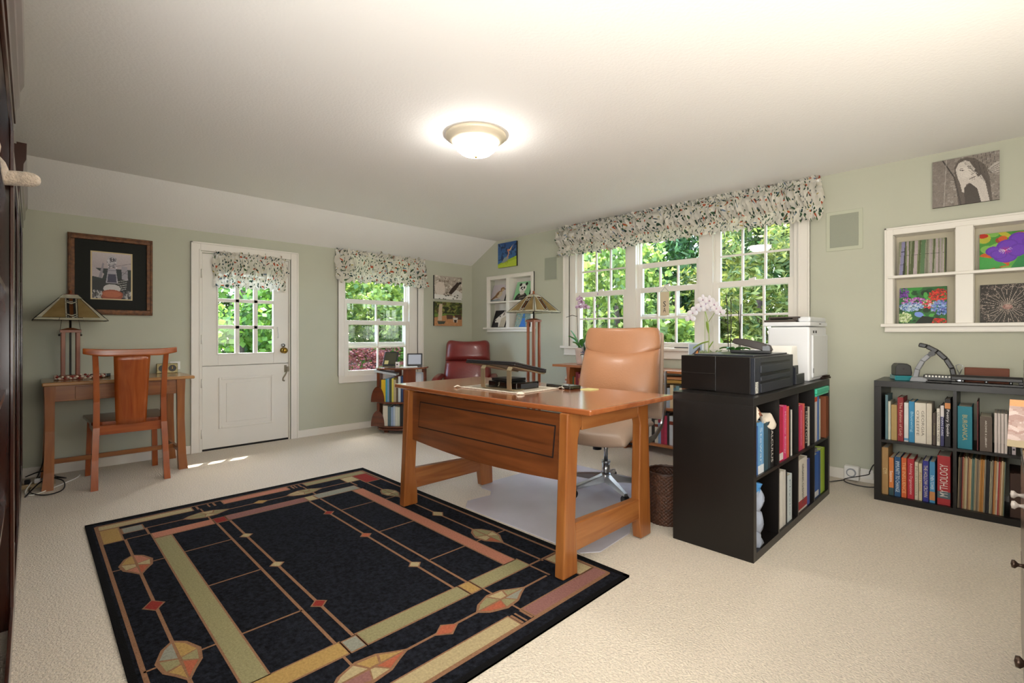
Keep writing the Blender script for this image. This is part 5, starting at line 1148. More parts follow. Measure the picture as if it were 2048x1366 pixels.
for i in range(16):
    m = MB(); y = -.068+i*.0095; m.obox((-.02, y, .112), (.12, .0012, .205+.006*(i % 3)), (R(-9+1.4*i), 0, R(3*(-1)**i))); tag(m.build('brochure', M_paper), f'white folded brochure, {ordn(i)} from the near side of the dark holder', 'brochure', 'brochures in the desktop holder').location = (4.175, -.985, .7775)
wp = thing('printer', 'tall white laser printer with dark document feeder on the black shelf', 'printer', (4.125, -.600, .7705)); wp.scale = (.94, .84, 1.03)
M_wp = mat('printer white', '#e6e8ec', .38, var=.01, vs=3); M_wpf = mat('printer cool white', '#dfe2e6', .3)
m = MB(); m.box(-.125, -.24, 0, .135, .25, .335); m.build('body', M_wp, wp, bevel=.012, seg=3)
m = MB(); m.box(-.155, -.245, .339, .140, .255, .366); m.build('scanner_bed', M_wp, wp, bevel=.008, seg=3)
m = MB(); m.box(.06, -.22, .366, .135, .24, .398); m.build('feeder_cover', M_wpf, wp, bevel=.01, seg=3)
m = MB(); m.box(-.145, -.235, .367, .05, .20, .374); m.box(-.125, -.23, .390, .075, .19, .400); m.box(-.125, -.22, .374, -.115, .19, .392); m.box(.03, -.232, .374, .06, -.2, .392); m.box(-.15, -.237, .366, .04, -.228, .380); m.build('feeder_tray', mat('brown grey feeder', '#4c433e', .35), wp, bevel=.002)
m = MB(); m.box(.134, -.19, .02, .146, .24, .285); m.build('front_door', M_wpf, wp, bevel=.01, seg=3)
m = MB(); m.box(.135, -.15, .296, .1375, -.12, .312); m.box(.135, -.08, .296, .1375, -.05, .312); m.box(.1455, -.19, .05, .1475, -.183, .08); m.box(.1415, .0, .352, .1425, .05, .358); m.build('button', M_dark, wp)
m = MB(); m.box(-.06, -.02, 0, .06, .02, .012); m.box(-.03, -.015, .014, .06, .02, .022); tag(m.build('pen_tray', mat('dark brown plastic', '#2a1812', .4), loc=(4.255, -.478, .7705), rz=R(80)), 'small dark pen case sticking out past the far end of the black shelf', 'case')

# ------------------------------------------------------------------ things on the low black shelf
ps = thing('pencil_sharpener', 'black electric pencil sharpener with clear teal shavings tray', 'sharpener', (4.640, -.245, .7705), R(20))
m = MB(); m.prism([(-.04, .03), (.042, .03), (.046, .05), (.040, .095), (.02, .108), (-.026, .108), (-.040, .09)], 'y', -.05, .06); m.build('body', mat('grey black shell', '#2c2d2e', .4), ps, bevel=.006)
m = MB(); m.box(-.046, -.058, 0, .046, .062, .031); m.build('shavings_tray', mat('clear teal plastic', '#2f8f9a', .15, alpha=.85), ps, bevel=.004)
m = MB(); m.tube([(0, -.05, .075), (0, -.0515, .075)], .006, 12); m.build('pencil_hole', M_black, ps)
hp = thing('binding_punch', 'grey and black comb binding punch with raised curved lever', 'punch', (4.80, -.27, .7705), R(0))
M_gp = mat('silver grey plastic', '#8d8f94', .35); M_bp = mat('black punch plastic', '#1f1e1f', .35)
m = MB(); m.prism([(-.11, 0), (-.02, 0), (-.025, .02), (-.05, .03), (-.10, .028)], 'y', -.06, .06); m.build('foot', M_gp, hp, bevel=.004)
m = MB(); m.box(-.03, -.07, 0, .12, .08, .010); m.box(-.045, -.03, .01, .11, .05, .045); m.build('base', M_bp, hp, bevel=.004)
def bar(path, w, t):
    m = MB(); n = len(path)
    for i in range(n-1):
        a, c = Vector((path[i][0], 0, path[i][1])), Vector((path[i+1][0], 0, path[i+1][1])); d0 = (Vector((path[min(i+1, n-1)][0], 0, path[min(i+1, n-1)][1]))-Vector((path[max(i-1, 0)][0], 0, path[max(i-1, 0)][1]))).normalized(); d1 = (Vector((path[min(i+2, n-1)][0], 0, path[min(i+2, n-1)][1]))-a).normalized()
        n0 = Vector((-d0.z, 0, d0.x))*t/2; n1 = Vector((-d1.z, 0, d1.x))*t/2; Y = Vector((0, w/2, 0))
        m.hexa([a-n0-Y, a-n0+Y, a+n0+Y, a+n0-Y], [c-n1-Y, c-n1+Y, c+n1+Y, c+n1-Y])
    return m
bar([(-.085, .02), (-.075, .075), (-.05, .13), (-.02, .165), (.005, .178)], .045, .026).build('support_arm', M_gp, hp, bevel=.004)
bar([(-.068, .232), (-.03, .222), (.02, .19), (.06, .145), (.088, .09), (.098, .035)], .05, .026).build('lever', M_bp, hp, bevel=.005)
m = MB(); m.tube([(.098, -.035, .035), (.098, .035, .035)], .016, 14); m.tube([(-.005, -.03, .178), (-.005, .03, .178)], .016, 12); m.build('pivot', M_bp, hp)
m = MB()
for i in range(9): m.box(-.035+i*.0155, -.034, .032, -.026+i*.0155, -.030, .042)
m.build('punch_pins', M_paper, hp)
tp3 = thing('hole_punch', 'long black three-hole punch at the right end of low black shelf', 'punch', (5.04, -.31, .7705), R(-2))
m = MB(); m.box(-.15, -.05, 0, .15, .04, .012); m.box(-.15, -.045, .014, -.13, .03, .03); m.box(.13, -.045, .014, .15, .03, .03); m.build('base', M_bp, tp3, bevel=.002)
m = MB(); m.prism([(-.05, .026), (.035, .026), (.035, .052), (-.035, .056), (-.05, .044)], 'x', -.152, .148); m.build('handle_bar', M_bp, tp3, bevel=.004)
for x in (-.10, .0, .10): m = MB(); m.tube([(x, -.03, .012), (x, -.03, .028)], .008, 10); m.build('punch_head', M_steel, tp3)
m = MB(); m.box(4.94, -.20, .8, 5.135, -.165, .865); m.box(4.94, -.21, .7705, 5.135, -.12, .8); tag(m.build('wooden_block', wood('red brown block', '#5f2d14', '#7f4222', 'x', .6, 0), bevel=.004), 'reddish brown wooden block behind the long black punch', 'block')
bk = thing('binder_clip', 'silver binder clip standing between the curved punch and long punch', 'clip', (4.918, -.21, .7705))
m = MB(); m.tube([(0, 0, .05), (-.012, 0, .085), (-.016, 0, .105), (0, 0, .112), (.016, 0, .105), (.012, 0, .085), (0, 0, .05)], .0025, 6); m.build('wire_arm', M_steel, bk)
m = MB(); m.box(-.02, -.02, 0, .02, .02, .05); m.build('clip_body', M_steel, bk, bevel=.004)
m = MB(); m.box(5.19, -.30, .7705, 5.196, -.20, .92); tag(m.build('ruler', mat('tarnished steel', '#7b7570', .4, .8)), 'thin grey metal ruler upright at the right end of low black shelf', 'ruler')

# ------------------------------------------------------------------ laptop, stand, boxes and woven mat on the desk
DZ = .7505
mt = thing('place_mat', 'cream woven mat with tasselled corners under the laptop stand', 'mat', (3.055, -2.275, DZ), R(3))
m = MB(); m.sheet(lambda u, v: (-.235+.47*u, -.175+.35*v, .0006+.0012*math.sin(u*60)*math.sin(v*44)), 40, 30, .005); m.build('weave', mat('cream weave', '#d8cdbb', .95, var=.2, vs=160, bump=.8, bs=180), mt)
for cx_, cy_ in ((-.24, -.178), (.24, -.178), (-.24, .178), (.24, .178)):
    m = MB()
    for k in range(9):
        a = math.atan2(cy_, cx_)+R(-40+10*k); m.tube([(cx_*.97, cy_*.97, .005), (cx_+.014*math.cos(a), cy_+.014*math.sin(a), .012), (cx_+.032*math.cos(a), cy_+.032*math.sin(a), .004)], .0022, 5)
    m.build('tassel', mat('cream tassel', '#e0d6c4', .95), mt)
ls = thing('laptop_stand', 'champagne metal laptop stand with two sloping arms on the desk', 'stand', (3.115, -2.43, DZ+.0062))
M_cham = mat('champagne aluminium', '#b7a787', .3, .7)
for xx in (-.115, .10):
    m = MB(); path = [(.10, .004), (.015, .004), (.0, .012), (-.002, .05), (-.002, .115), (.010, .132), (.022, .133), (.22, .092), (.262, .083), (.272, .083), (.275, .098)]
    n = len(path); t = .004; w = .017
    for i in range(n-1):
        a, c = Vector((xx, path[i][0], path[i][1])), Vector((xx, path[i+1][0], path[i+1][1])); d = (c-a).normalized(); nn = Vector((0, -d.z, d.y))*t/2; X = Vector((w, 0, 0)); e = d*.0015
        m.hexa([a-e-nn-X, a-e-nn+X, a-e+nn+X, a-e+nn-X], [c+e-nn-X, c+e-nn+X, c+e+nn+X, c+e+nn-X])
    m.build('arm', M_cham, ls)
m = MB(); m.box(-.115, .005, .0045, .10, .05, .0075); m.build('foot_plate', M_cham, ls)
lp = thing('laptop', 'closed dark laptop tilted on the champagne stand', 'laptop', (3.045, -2.415, DZ+.0062+.1385), rot=(R(-11.5), 0, R(2)))
M_lap = mat('dark gunmetal', '#3a3838', .3, .5)
m = MB(); m.box(-.20, -.012, 0, .20, .265, .013); m.build('base', M_lap, lp, bevel=.004)
m = MB(); m.box(-.20, -.010, .014, .20, .265, .023); m.build('lid', mat('grey black lid', '#2e2d2e', .3), lp, bevel=.004)
m = MB()
for i in range(24): m.box(-.18+.015*i, -.0125, .004, -.173+.015*i, -.011, .010)
m.build('vent_row', M_black, lp)
db = thing('disc_drive', 'glossy black box under the laptop stand, a thinner black drive on it', 'drive', (3.10, -2.29, DZ+.0075))
m = MB(); m.box(-.115, -.085, 0, .115, .10, .040); m.build('box_body', mat('glossy black', '#0c0b0b', .08, coat=.6), db, bevel=.003)
m = MB(); m.box(.116, -.05, .008, .1165, .08, .032); m.build('front_strip', M_dark, db)
m = MB(); m.box(2.995, -2.36, DZ+.0485, 3.14, -2.22, DZ+.064); tag(m.build('portable_drive', mat('satin black', '#141414', .3), bevel=.003), 'thin black portable drive lying on the glossy black box', 'drive')
kb = thing('docking_box', 'flat black box with silver band near the desk chair side', 'box', (3.285, -2.035, DZ), R(-8))
m = MB(); m.box(-.12, -.045, 0, .085, .045, .020); m.build('case', mat('glossy black', '#0c0b0b'), kb, bevel=.003); m = MB(); m.box(.02, -.046, .0, .026, .046, .0205); m.build('silver_band', M_steel, kb)
m = MB(); m.box(3.40, -2.04, DZ, 3.47, -1.96, DZ+.004); tag(m.build('notepad', mat('yellow note', '#d9cf8e'), rz=0), 'small pale yellow notepad near the desk chair', 'notepad')

# ------------------------------------------------------------------ things on the writing desk
WZ = .7365
bd = thing('bead_garland', 'red and white twisted bead garland coiled around the table lamp base', 'garland', (.25, -4.03, WZ))
m = MB()
for k in range(60):
    a = 2*PI*k/60; rr = .105+.012*math.sin(5*a); z = .012+.010*(k % 2)
    m.lathe([(0, -.009), (.008, -.005), (.010, 0), (.008, .005), (0, .009)], (rr*math.cos(a)*1.0, rr*math.sin(a)*1.25, z), 8, m=k % 3 == 0)
m.build('beads', [mat('cream bead', '#d9c6b4', .4), mat('red bead', '#8f2f24', .4)], bd)
pc = thing('pen_case', 'black cylindrical pen case lying beside the table lamp', 'case', (.20, -3.90, WZ), R(80))
m = MB(); m.tube([(-.06, 0, .014), (.06, 0, .014)], .013, 14); m.build('barrel', M_black, pc); m = MB(); m.tube([(.03, 0, .014), (.036, 0, .014)], .0135, 14); m.build('silver_ring', M_steel, pc)
m = MB(); m.box(-.06, .02, 0, .04, .045, .016); m.build('flat_case', M_dark, pc, bevel=.003)
ck = thing('desk_clock', 'ornate brass clock with two round dark dials at the right of writing desk', 'clock', (.075, -3.455, WZ), PI/2)
m = MB(); m.box(-.075, -.018, 0, .075, .018, .082); m.build('case', mat('antique brass case', '#8d835f', .4, .6, var=.3, vs=60), ck, bevel=.004)
for x in (-.035, .035):
    m = MB(); m.tube([(x, -.0185, .041), (x, -.0215, .041)], .028, 24); m.build('dial', M_black, ck); m = MB(); m.tube([(x, -.0216, .041), (x, -.0222, .041)], .004, 8); m.box(x-.001, -.0225, .041, x+.001, -.0217, .06); m.build('hand', M_brass, ck)
m = MB(); m.box(.18, -3.76, WZ, .30, -3.69, WZ+.003); tag(m.build('paper_slip', M_paper), 'flat paper slip near the right side of the writing desk', 'paper')

# ------------------------------------------------------------------ cables on the carpet at the left
wz = thing('power_strip', 'brown power strip with plugs on the carpet left of the writing desk', 'power strip', (.36, -4.25, 0), R(80))
m = MB(); m.box(-.09, -.03, 0, .09, .03, .03); m.build('body', mat('tan plastic', '#b9a27c', .5), wz, bevel=.005)
for x in (-.05, .0, .05): m = MB(); m.box(x-.014, -.016, .03, x+.014, .016, .06); m.build('plug', M_black if x else M_white, wz, bevel=.003)
cord('black cord in wide loops beside the writing desk leg', [(.10, -4.20, .30), (.12, -4.22, .12), (.25, -4.26, .02), (.5, -4.29, .01), (.66, -4.22, .008), (.60, -4.13, .008), (.42, -4.12, .03), (.36, -4.2, .06)], .004)
cord('black cord arching from the left bookcase to the power strip', [(.62, -4.31, .006), (.50, -4.25, .05), (.42, -4.2, .07), (.38, -4.22, .065)], .0045)
cord('second tangled black cord behind the power strip', [(.2, -4.31, .05), (.28, -4.22, .09), (.36, -4.16, .06), (.30, -4.10, .02), (.18, -4.16, .01), (.25, -4.25, .03), (.36, -4.24, .065)], .004)
cord('pale cord curled on the carpet under the writing desk', [(.36, -4.28, .04), (.5, -4.31, .006), (.6, -4.27, .006), (.45, -4.15, .006), (.3, -4.05, .006), (.2, -4.02, .006)], .004, M_paper)

# ------------------------------------------------------------------ orchids and the small frame under the wide windows
M_leaf = mat('orchid leaf', '#3f7a2c', .35, var=.25, vs=9); M_stem = mat('orchid stem', '#6b7a3c', .6); M_stake = mat('dark stake', '#3a332c', .7)
def leafm(m, base, tip, w, sag, up=Vector((0, 0, 1)), mi=0):
    base, tip = Vector(base), Vector(tip); d = tip-base; side = d.cross(Vector((0, 0, 1))); side = side.normalized() if side.length > 1e-5 else Vector((1, 0, 0))
    m.grid(lambda u, v: base+d*v+Vector((0, 0, 1))*(sag*math.sin(PI*v)-.012*(1-(2*u-1)**2))+side*(2*u-1)*w/2*math.sin(PI*(.06+.90*v))**.7, 6, 10, mi)
def flower(m, c, r_, f, mi=0, mc=1):
    """five petals and a lip facing direction f"""
    f = Vector(f).normalized(); u_ = f.cross(Vector((0, 0, 1))).normalized(); w_ = u_.cross(f); c = Vector(c)
    for k, (ang, L_, wd) in enumerate(((90, 1, .55), (205, 1, .55), (335, 1, .55), (0, 1.05, .95), (180, 1.05, .95))):
        a = R(ang); d = u_*math.cos(a)+w_*math.sin(a); s_ = f.cross(d)
        m.grid(lambda u, v: c+d*(v*L_*r_)+s_*((2*u-1)*wd*r_*.55*math.sin(PI*(.08+.84*v))**.8)+f*(.22*r_*math.sin(PI*v)-.1*r_*(2*u-1)**2), 4, 5, mi)
    m.lathe([(0, 0), (r_*.16, r_*.06), (r_*.10, r_*.26), (0, r_*.3)], tuple(c-w_*r_*.12), 8, mc, M=f.to_track_quat('Z', 'Y').to_matrix().to_4x4())
TB = .7525
view = Vector((.55, -.83, 0))
o1 = thing('orchid', 'purple and white orchid in a pale pink pot on the low bookcase', 'plant', (2.03, -.235, TB))
m = MB(); m.lathe([(0, 0), (.036, 0), (.045, .03), (.056, .15), (.058, .175), (.052, .175), (.048, .16), (0, .158)], n=24); m.build('pot', mat('blush pink ceramic', '#dcc4b8', .35, var=.15, vs=10), o1)
m = MB()
for b_, t_, w_, s_ in (((0, 0, .16), (-.10, -.04, .36), .07, .02), ((0, 0, .16), (-.16, .0, .30), .05, .03), ((0, 0, .16), (.04, .03, .40), .075, .01), ((0, 0, .16), (.14, .02, .38), .07, .03), ((0, 0, .16), (.08, -.06, .27), .06, .03), ((0, 0, .16), (-.04, -.08, .24), .05, .02)): leafm(m, b_, t_, w_, s_)
m.build('leaves', M_leaf, o1)
for k, pts in enumerate(([(-.03, 0, .16), (-.04, 0, .40), (-.05, 0, .62)], [(.01, 0, .16), (.05, .0, .38), (.07, 0, .55), (.04, -.02, .60)], [(.05, 0, .16), (.20, .02, .40), (.20, .02, .66), (.17, .02, .70)], [(-.045, 0, .50), (-.11, 0, .515), (-.19, 0, .495)])):
    m = MB(); m.tube(pts, .0028, 6); m.build('stem', M_stake if k in (0, 3) else M_stem, o1)
M_pet = mat('magenta petal', '#b0509a', .5, var=.5, vs=40, col2=(.85, .7, .85)); M_petw = mat('white petal', '#f2ecf0', .5); M_lip = mat('plum lip', '#7a2a5c', .5)
for c in ((.03, -.03, .64), (.0, -.03, .60), (.06, -.03, .605), (.01, -.03, .68), (.09, -.025, .59)):
    m = MB(); flower(m, c, .036, view); m.build('flower', [M_pet, M_lip], o1)
for i, z in enumerate((.50, .54, .60, .66, .72)):
    m = MB(); m.lathe([(0, -.014), (.008, 0), (0, .016)], (.195+.012*(-1)**i, .01, z), 8); m.build('bud', mat('lilac bud', '#a58aa8', .5), o1)
o2 = thing('orchid', 'small plant with silvery purple leaves in a white pot by the tan chair', 'plant', (2.115, -.265, TB))
m = MB(); m.lathe([(0, 0), (.034, 0), (.042, .09), (.044, .105), (.038, .105), (0, .095)], n=22); m.build('pot', M_white, o2)
m = MB(); rnd = random.Random(5)
for i in range(46):
    a = rnd.uniform(0, 6.28); e = rnd.uniform(.1, 1.2); L_ = rnd.uniform(.05, .16); leafm(m, (0, 0, .10), (L_*math.cos(a)*math.cos(e)*.7, L_*math.sin(a)*math.cos(e)*.7, .10+L_*math.sin(e)), .022, .01, mi=i % 3)
m.build('leaves', [mat('silver leaf', '#9c98ac', .3), mat('deep purple leaf', '#4a3a52', .35), mat('dark green leaf', '#2f4a34', .4)], o2)
o3 = thing('orchid', 'tall white orchid behind the black printer with light green stem', 'plant', (3.36, -.22, TB))
m = MB(); m.lathe([(0, 0), (.05, 0), (.07, .11), (.072, .13), (.066, .13), (0, .12)], n=24); m.build('pot', mat('clear pale ceramic', '#dfe4e2', .2), o3)
m = MB(); rnd = random.Random(8)
for i in range(40): leafm(m, (rnd.uniform(-.05, .05), rnd.uniform(-.05, .05), .12), (rnd.uniform(-.1, .1), rnd.uniform(-.08, .08), .155+rnd.uniform(0, .03)), .02, .01)
m.build('moss', mat('pale moss', '#a9b48a', .9), o3)
m = MB(); m.tube([(0, 0, .12), (.005, 0, .28), (.0, 0, .40), (-.02, -.01, .50), (-.05, -.02, .56), (-.12, -.03, .52)], .004, 8); m.tube([(0, 0, .42), (.06, -.01, .50), (.10, -.01, .49)], .003, 6); m.tube([(-.03, 0, .12), (-.03, 0, .52)], .0022, 5); m.build('stem', mat('lime stem', '#a8ba62', .5), o3)
m = MB(); leafm(m, (0, 0, .26), (-.12, -.03, .20), .022, .01); leafm(m, (0, 0, .33), (-.01, -.02, .43), .03, .0); leafm(m, (0, 0, .20), (.04, 0, .26), .02, 0); m.build('leaves', mat('lime leaf', '#9ab84e', .5), o3)
for c in ((-.01, -.03, .575), (-.05, -.035, .555), (.035, -.03, .545), (-.09, -.035, .53), (.08, -.03, .53), (.11, -.03, .50), (-.12, -.04, .50), (-.14, -.04, .45), (.0, -.03, .53), (-.035, -.03, .61), (.02, -.03, .60), (.06, -.03, .565)):
    m = MB(); flower(m, c, .042, view); m.build('flower', [M_petw, mat('pale pink lip', '#c9a0b8', .5)], o3)
o4 = thing('orchid', 'flowerless orchid with bare stakes in a green glass pot behind the stapler', 'plant', (3.56, -.18, TB))
m = MB(); m.lathe([(0, 0), (.045, 0), (.06, .12), (.062, .17), (.056, .17), (0, .15)], n=24); m.build('pot', mat('green glass pot', '#5f9a72', .1, alpha=.9), o4)
m = MB()
for a in range(6): leafm(m, (0, 0, .16), (.12*math.cos(a*1.1), .07*math.sin(a*1.1), .20), .045, .03)
m.build('leaves', M_leaf, o4)
for x0_, x1_, zt in ((-.05, -.07, .66), (-.035, -.03, .60), (.03, .05, .56), (.045, .03, .50)):
    m = MB(); m.tube([(x0_, 0, .15), ((x0_+x1_)/2, .01, zt/2+.1), (x1_, 0, zt)], .0035, 6); m.build('stake', M_stake, o4)
for i, z in enumerate((.40, .48)):
    m = MB(); m.tube([(-.04, 0, z), (-.12, -.01, z+.05)], .0025, 5); m.build('stake', M_stake, o4)
p = Pic(60, 60, '#9fb0c4'); p.grad('#a9b7c9', '#8fa0b8'); p.poly([(.2, .9), (.85, .2), (.9, .5), (.6, 1), (.3, 1)], '#4a3a34').poly([(.45, .9), (.65, .5), (.72, .7), (.55, 1)], '#e08a3a').line((.3, .95), (.8, .35), .03, '#2a2224'); p.noise(.06)
pf = thing('photo_frame', 'small clear framed picture of an orange butterfly on the low bookcase by the window', 'photo frame', (3.215, -.14, .8785-.12), rot=(R(-12), 0, R(25)))
m = MB(); m.box(-.065, -.008, 0, .065, .008, .24); m.build('frame', mat('frosted acrylic', '#e2e6ea', .15), pf, bevel=.004); canvas('print', p, .105, .105, .001, (-.004, -.0085, .12), (0, 0, 0), M_white, parent=pf)
m = MB(); m.obox((3.05, -.06, .9445), (.17, .03, .008)); tag(m.build('window_remote', M_dark), 'thin dark strip lying on the window stool behind the tan chair', 'remote').location = (0, .03, 0)
# plaque hanging in the middle window
pq = thing('hanging_plaque', 'small beige plaque with dark brush lettering hung in the middle window', 'plaque', (2.85, -.005, 1.245))
m = MB(); m.box(-.045, -.006, 0, .045, 0, .225); m.build('board', mat('beige plaque', '#d9c8a8', .7), pq, bevel=.002)
m = MB(); m.tube([(-.04, -.003, .225), (0, -.003, .27), (.04, -.003, .225)], .0015, 5); m.build('cord', M_dark, pq)
m = MB(); put_text(m, 'S', (-.015, -.007, .085), (1, 0, 0), (0, 0, 1), .03, .05, 0); put_text(m, 'A', (-.015, -.007, .03), (1, 0, 0), (0, 0, 1), .03, .045, 0); m.build('brush_lettering', M_dark, pq)['kind'] = 'stuff'

# ------------------------------------------------------------------ dark cabinet with knobs at the right edge
W_kx = wood('dark walnut', '#35201a', '#583930', 'z', .22, .5)
kc = thing('cabinet', 'dark walnut cabinet with white and bronze knobs at the right edge', 'cabinet', (5.41, -3.02, 0))
m = MB(); m.box(-.255, -1.10, .06, .25, 1.10, .675); m.build('body', W_kx, kc, bevel=.003)
m = MB(); m.box(-.262, -1.11, .675, .25, 1.11, .70); m.build('top', W_kx, kc, bevel=.004)
m = MB(); m.box(-.24, -1.08, 0, .25, 1.08, .06); m.build('plinth', M_black, kc)
Mk = Matrix.Rotation(-PI/2, 4, 'Y')
for z0, z1, ks, pearl in ((.565, .665, (.72, .60), 1), (.36, .555, (.60, .05), 0), (.07, .35, (), 0)):
    for y0 in (-1.09, .0):
        m = MB(); m.box(-.262, y0+.006, z0, -.25, y0+1.084, z1); d_ = m.build('drawer', W_kx, kc, bevel=.003)
        for yy in ks:
            if not y0 < yy < y0+1.09: continue
            m = MB(); m.lathe([(0, 0), (.007, 0), (.004, .010), (.005, .014), (.011, .020), (.010, .026), (0, .028)], (-.262, yy, (z0+z1)/2), 14, M=Mk)
            m.build('knob', mat('pearl knob', '#b9b0a8', .3) if pearl else mat('oiled bronze', '#4a3a30', .35, .7), d_)
p = Pic(60, 80, '#b09a92'); p.blobs(160, ['#b8a49e', '#a08880', '#b39c94', '#94766e', '#bcaaa4'], (.02, .1)); p.poly([(0, 0), (1, 0), (1, .12), (0, .14)], '#c98a5a'); p.poly([(0, .86), (.6, .84), (1, .92), (1, 1), (0, 1)], '#9a8a6c'); p.noise(.05)
canvas('picture_panel', p, .26, .155, .012, (5.245, -2.02, .7005), (R(-16), 0, R(-10)), mat('tan card edge', '#b09a72', .6), label='pink and tan picture card leaning on the dark walnut cabinet', group=None)

# ------------------------------------------------------------------ tall dark bookcases along the wall behind, seen edge-on at the left
W_bk = wood('mahogany z', '#2c120b', '#4b2013', 'z', .18, .6)
def tall_case(label, x0, x1, H, crown, shelves, yf=-4.335):
    cx = (x0+x1)/2; r = thing('tall_bookcase', label, 'bookcase', (cx, -4.675, 0)); hw = (x1-x0)/2; D = yf+4.675
    for s in (-1, 1): m = MB(); m.box(s*hw, 0, 0, s*(hw-.022), D, H); m.build('side_panel', W_bk, r, bevel=.002)
    m = MB(); m.box(-hw+.022, 0, 0, hw-.022, .012, H); m.build('back_panel', W_bk, r)
    m = MB(); m.box(-hw, D, 0, -hw+.045, D+.010, H); m.box(hw-.045, D, 0, hw, D+.010, H); m.box(-hw+.045, D, 0, hw-.045, D+.010, .09); m.box(-hw+.045, D, H-.06, hw-.045, D+.010, H); m.build('face_frame', W_bk, r, bevel=.002)
    for z in shelves: m = MB(); m.box(-hw+.022, .012, z, hw-.022, D-.01, z+.02); m.build('shelf', W_bk, r)
    m = MB(); m.box(-hw, 0, H-.02, hw, D, H); m.build('top_panel', W_bk, r)
    if crown:
        pr_ = [(D, H-.02), (D+.014, H-.02), (D+.016, H+.03), (D+.024, H+.045), (D+.026, H+.10), (D+.036, H+.125), (D+.038, H+.21), (D, H+.21)]
        m = MB(); m.prism(pr_, 'x', -hw-.0, hw+.0); m.box(-hw, 0, H, -hw+.02, D, H+.20); m.box(hw-.02, 0, H, hw, D, H+.20); m.build('crown_moulding', W_bk, r)
    return r
tall_case('tall mahogany bookcase with crown moulding nearest the camera at the left edge', 2.56, 4.0, 1.86, True, (.45, .85, 1.22, 1.56))
tall_case('mahogany bookcase without crown between the two crowned bookcases', 1.52, 2.54, 1.74, False, (.45, .85, 1.22))
tall_case('tall mahogany bookcase with crown moulding beside the writing desk', .10, 1.50, 1.86, True, (.45, .85, 1.24, 1.5))
pl = thing('plush_toy', 'cream and tan plush toy with one paw hanging out of the left bookcase', 'plush toy', (2.62, -4.40, 1.581))
M_fur = mat('cream plush', '#d8c6b2', .95, var=.3, vs=30, bump=1., bs=140, sheen=.5)
m = MB(); m.lathe([(0, 0), (.05, .01), (.07, .05), (.06, .10), (.03, .125), (0, .13)], n=16); m.lathe([(0, .10), (.04, .11), (.05, .15), (.035, .19), (0, .20)], (0, .0, 0), 14); m.build('body', M_fur, pl, sub=1)
m = MB(); m.tube([(.0, .03, .04), (.0, .07, .045), (.0, .11, .05), (.0, .135, .05), (.0, .146, .05)], [.03, .026, .029, .024, .010], 12); m.build('paw', M_fur, pl, sub=1)
tag(MB().box(.135, -4.55, 1.2605, .16, -4.342, 1.44).build('book', cover_mat('#d8d4ca')), 'cream book at the end of the far tall bookcase', 'book')

# ------------------------------------------------------------------ garden outside
M_grass = mat('garden ground', '#4a5a2c', .95, var=.4, vs=3)
b = MB(); b.box(-14, -9, -.35, 14, 16, -.25); struct(b.build('ground', M_grass))
def leafmat(name, c, c2, tr=.35):
    m = bpy.data.materials.new(name); m.use_nodes = True; n = m.node_tree.nodes; l = m.node_tree.links; b = n['Principled BSDF']; b.inputs['Roughness'].default_value = .55
    ge = n.new('ShaderNodeNewGeometry'); rp = n.new('ShaderNodeValToRGB'); rp.color_ramp.elements[0].color = (*hx(c), 1); rp.color_ramp.elements[1].color = (*hx(c2), 1)
    l.new(ge.outputs['Random Per Island'], rp.inputs[0]); l.new(rp.outputs[0], b.inputs['Base Color'])
    t = n.new('ShaderNodeBsdfTranslucent'); l.new(rp.outputs[0], t.inputs[0]); mx = n.new('ShaderNodeMixShader'); mx.inputs[0].default_value = tr
    l.new(b.outputs[0], mx.inputs[1]); l.new(t.outputs[0], mx.inputs[2]); l.new(mx.outputs[0], n['Material Output'].inputs[0]); return m
L_br = leafmat('bright maple leaf', '#44642a', '#a3b95c', .42); L_dk = leafmat('dark evergreen leaf', '#1e3517', '#557d38', .3); L_cf = leafmat('golden conifer spray', '#3f5a26', '#96984a', .38); L_rd = leafmat('red maple leaf', '#5a2426', '#a8645f', .4); L_md = leafmat('mid green leaf', '#345a22', '#7fa83e', .4)
M_bark = mat('bark', '#4a3b30', .9, var=.4, vs=20)
def crown(seed, n, size, kind):
    """unit crown mesh: leaves gathered on clumps inside a unit ball"""
    rnd = random.Random(seed); m = MB(); cl = []
    for i in range(70):
        while True:
            p = Vector((rnd.uniform(-1, 1), rnd.uniform(-1, 1), rnd.uniform(-1, 1)))
            if .35 < p.length < .95: break
        cl.append((p, rnd.uniform(.12, .30)))
    for i in range(n):
        c, r_ = cl[rnd.randrange(len(cl))]
        d = Vector((rnd.gauss(0, 1), rnd.gauss(0, 1), rnd.gauss(0, 1))).normalized(); p = c+d*r_*rnd.uniform(.5, 1)
        a = Vector((rnd.gauss(0, 1), rnd.gauss(0, 1), rnd.gauss(-.3, .7))).normalized(); s = a.cross(Vector((rnd.gauss(0, 1), rnd.gauss(0, 1), rnd.gauss(0, 1)))).normalized(); L_ = size*rnd.uniform(.7, 1.4); W_ = L_*(.42 if kind == 'leaf' else .16)
        m.add([p, p+a*L_*.5+s*W_, p+a*L_, p+a*L_*.5-s*W_], [(0, 1, 2, 3)])
    me = bpy.data.meshes.new('crown'); me.from_pydata(m.v, [], m.f); me.update(); return me
CR = {'leaf': crown(1, 7000, .075, 'leaf'), 'leaf2': crown(2, 7000, .06, 'leaf'), 'spray': crown(3, 9000, .09, 'spray'), 'big': crown(4, 2600, .15, 'leaf')}
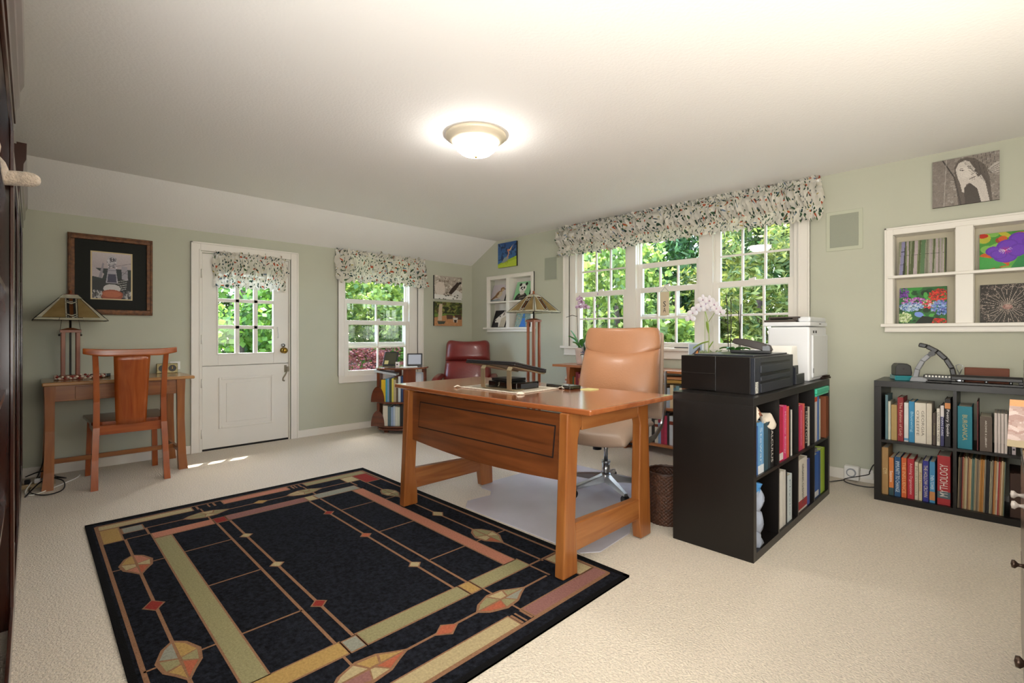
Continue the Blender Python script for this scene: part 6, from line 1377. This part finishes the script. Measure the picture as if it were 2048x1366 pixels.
def tree(name, label, kind, mt, x, y, z, r_, rz_=None, cat='tree'):
    t = thing(name, label, cat, (x, y, -.27)); me = CR[kind].copy(); me.materials.clear(); me.materials.append(mt)
    o = bpy.data.objects.new('crown', me); COL.objects.link(o); o.parent = t; o.location = (0, 0, z+.27); o.scale = (r_, r_, rz_ or r_); o.rotation_euler = (0, 0, x*7+y)
    if z-(rz_ or r_)*.6 > -.1:
        m = MB(); m.tube([(0, 0, 0), (.05, .03, (z+.27)*.5), (-.03, .05, z+.27)], [.09*r_, .07*r_, .03*r_], 8); m.build('trunk', M_bark, t)
T_ = [('tree', 'bright leafy maple right outside the left of the wide windows', 'leaf', L_br, 1.0, 2.0, 1.5, 1.0, 1.2),
 ('tree', 'broad leaved green bush close outside the middle window', 'big', L_br, 2.0, 1.7, .75, .65, .6),
 ('tree', 'dark evergreen just outside the left of the wide windows', 'leaf2', L_dk, -.3, 3.2, 1.6, 1.3, 1.6),
 ('tree', 'golden conifer outside the right of the wide windows', 'spray', L_cf, 2.6, 3.3, 1.7, 1.25, 1.3),
 ('tree', 'dark tree with golden tips behind the golden conifer', 'spray', L_dk, 1.4, 4.6, 2.6, 1.6, 1.8),
 ('shrub', 'yellow green shrub low outside the right window', 'spray', L_cf, 3.3, 2.3, .55, .85, .8),
 ('tree', 'tall dark evergreen at the far left of the garden', 'leaf2', L_dk, -2.4, 4.8, 2.4, 1.9, 2.4),
 ('tree', 'big dark tree far behind the wide windows', 'leaf2', L_dk, .6, 7.2, 3.0, 2.6, 3.2),
 ('tree', 'tall green tree far behind at the right of the garden', 'leaf', L_md, 3.8, 6.8, 3.2, 2.5, 3.0),
 ('tree', 'golden tree filling the top of the right window', 'spray', L_cf, 3.4, 4.6, 3.3, 1.5, 1.3),
 ('tree', 'dark evergreen behind the left garden corner', 'leaf2', L_dk, -4.2, 6.8, 2.8, 2.6, 3.2),
 ('tree', 'bright yellow green tree outside the single window', 'leaf', L_br, -3.0, .2, 1.9, 1.15, 1.1),
 ('tree', 'dark evergreen behind the bright tree outside single window', 'leaf2', L_dk, -4.6, 1.6, 1.6, 1.7, 2.0),
 ('shrub', 'red leaved maple low outside the single window', 'leaf2', L_rd, -2.2, -.3, .35, .72, .5),
 ('shrub', 'blue green shrub behind the red maple outside', 'spray', L_md, -3.4, .7, .75, .8, .7),
 ('tree', 'mid green hedge tree seen through the door panes', 'leaf', L_md, -3.6, -1.9, 1.0, 1.2, 1.3),
 ('tree', 'dark tree behind the hedge seen through the door', 'leaf2', L_dk, -6.0, -1.2, 2.0, 2.0, 2.6),
 ('tree', 'dark tree behind the writing desk wall side of the garden', 'leaf2', L_dk, -6.2, -3.6, 1.8, 2.0, 2.4),
 ('tree', 'tall dark tree at the far corner beyond single window', 'leaf2', L_dk, -7.2, 3.4, 2.6, 2.6, 3.2)]
for a in T_: tree(*a[:8], rz_=a[8])
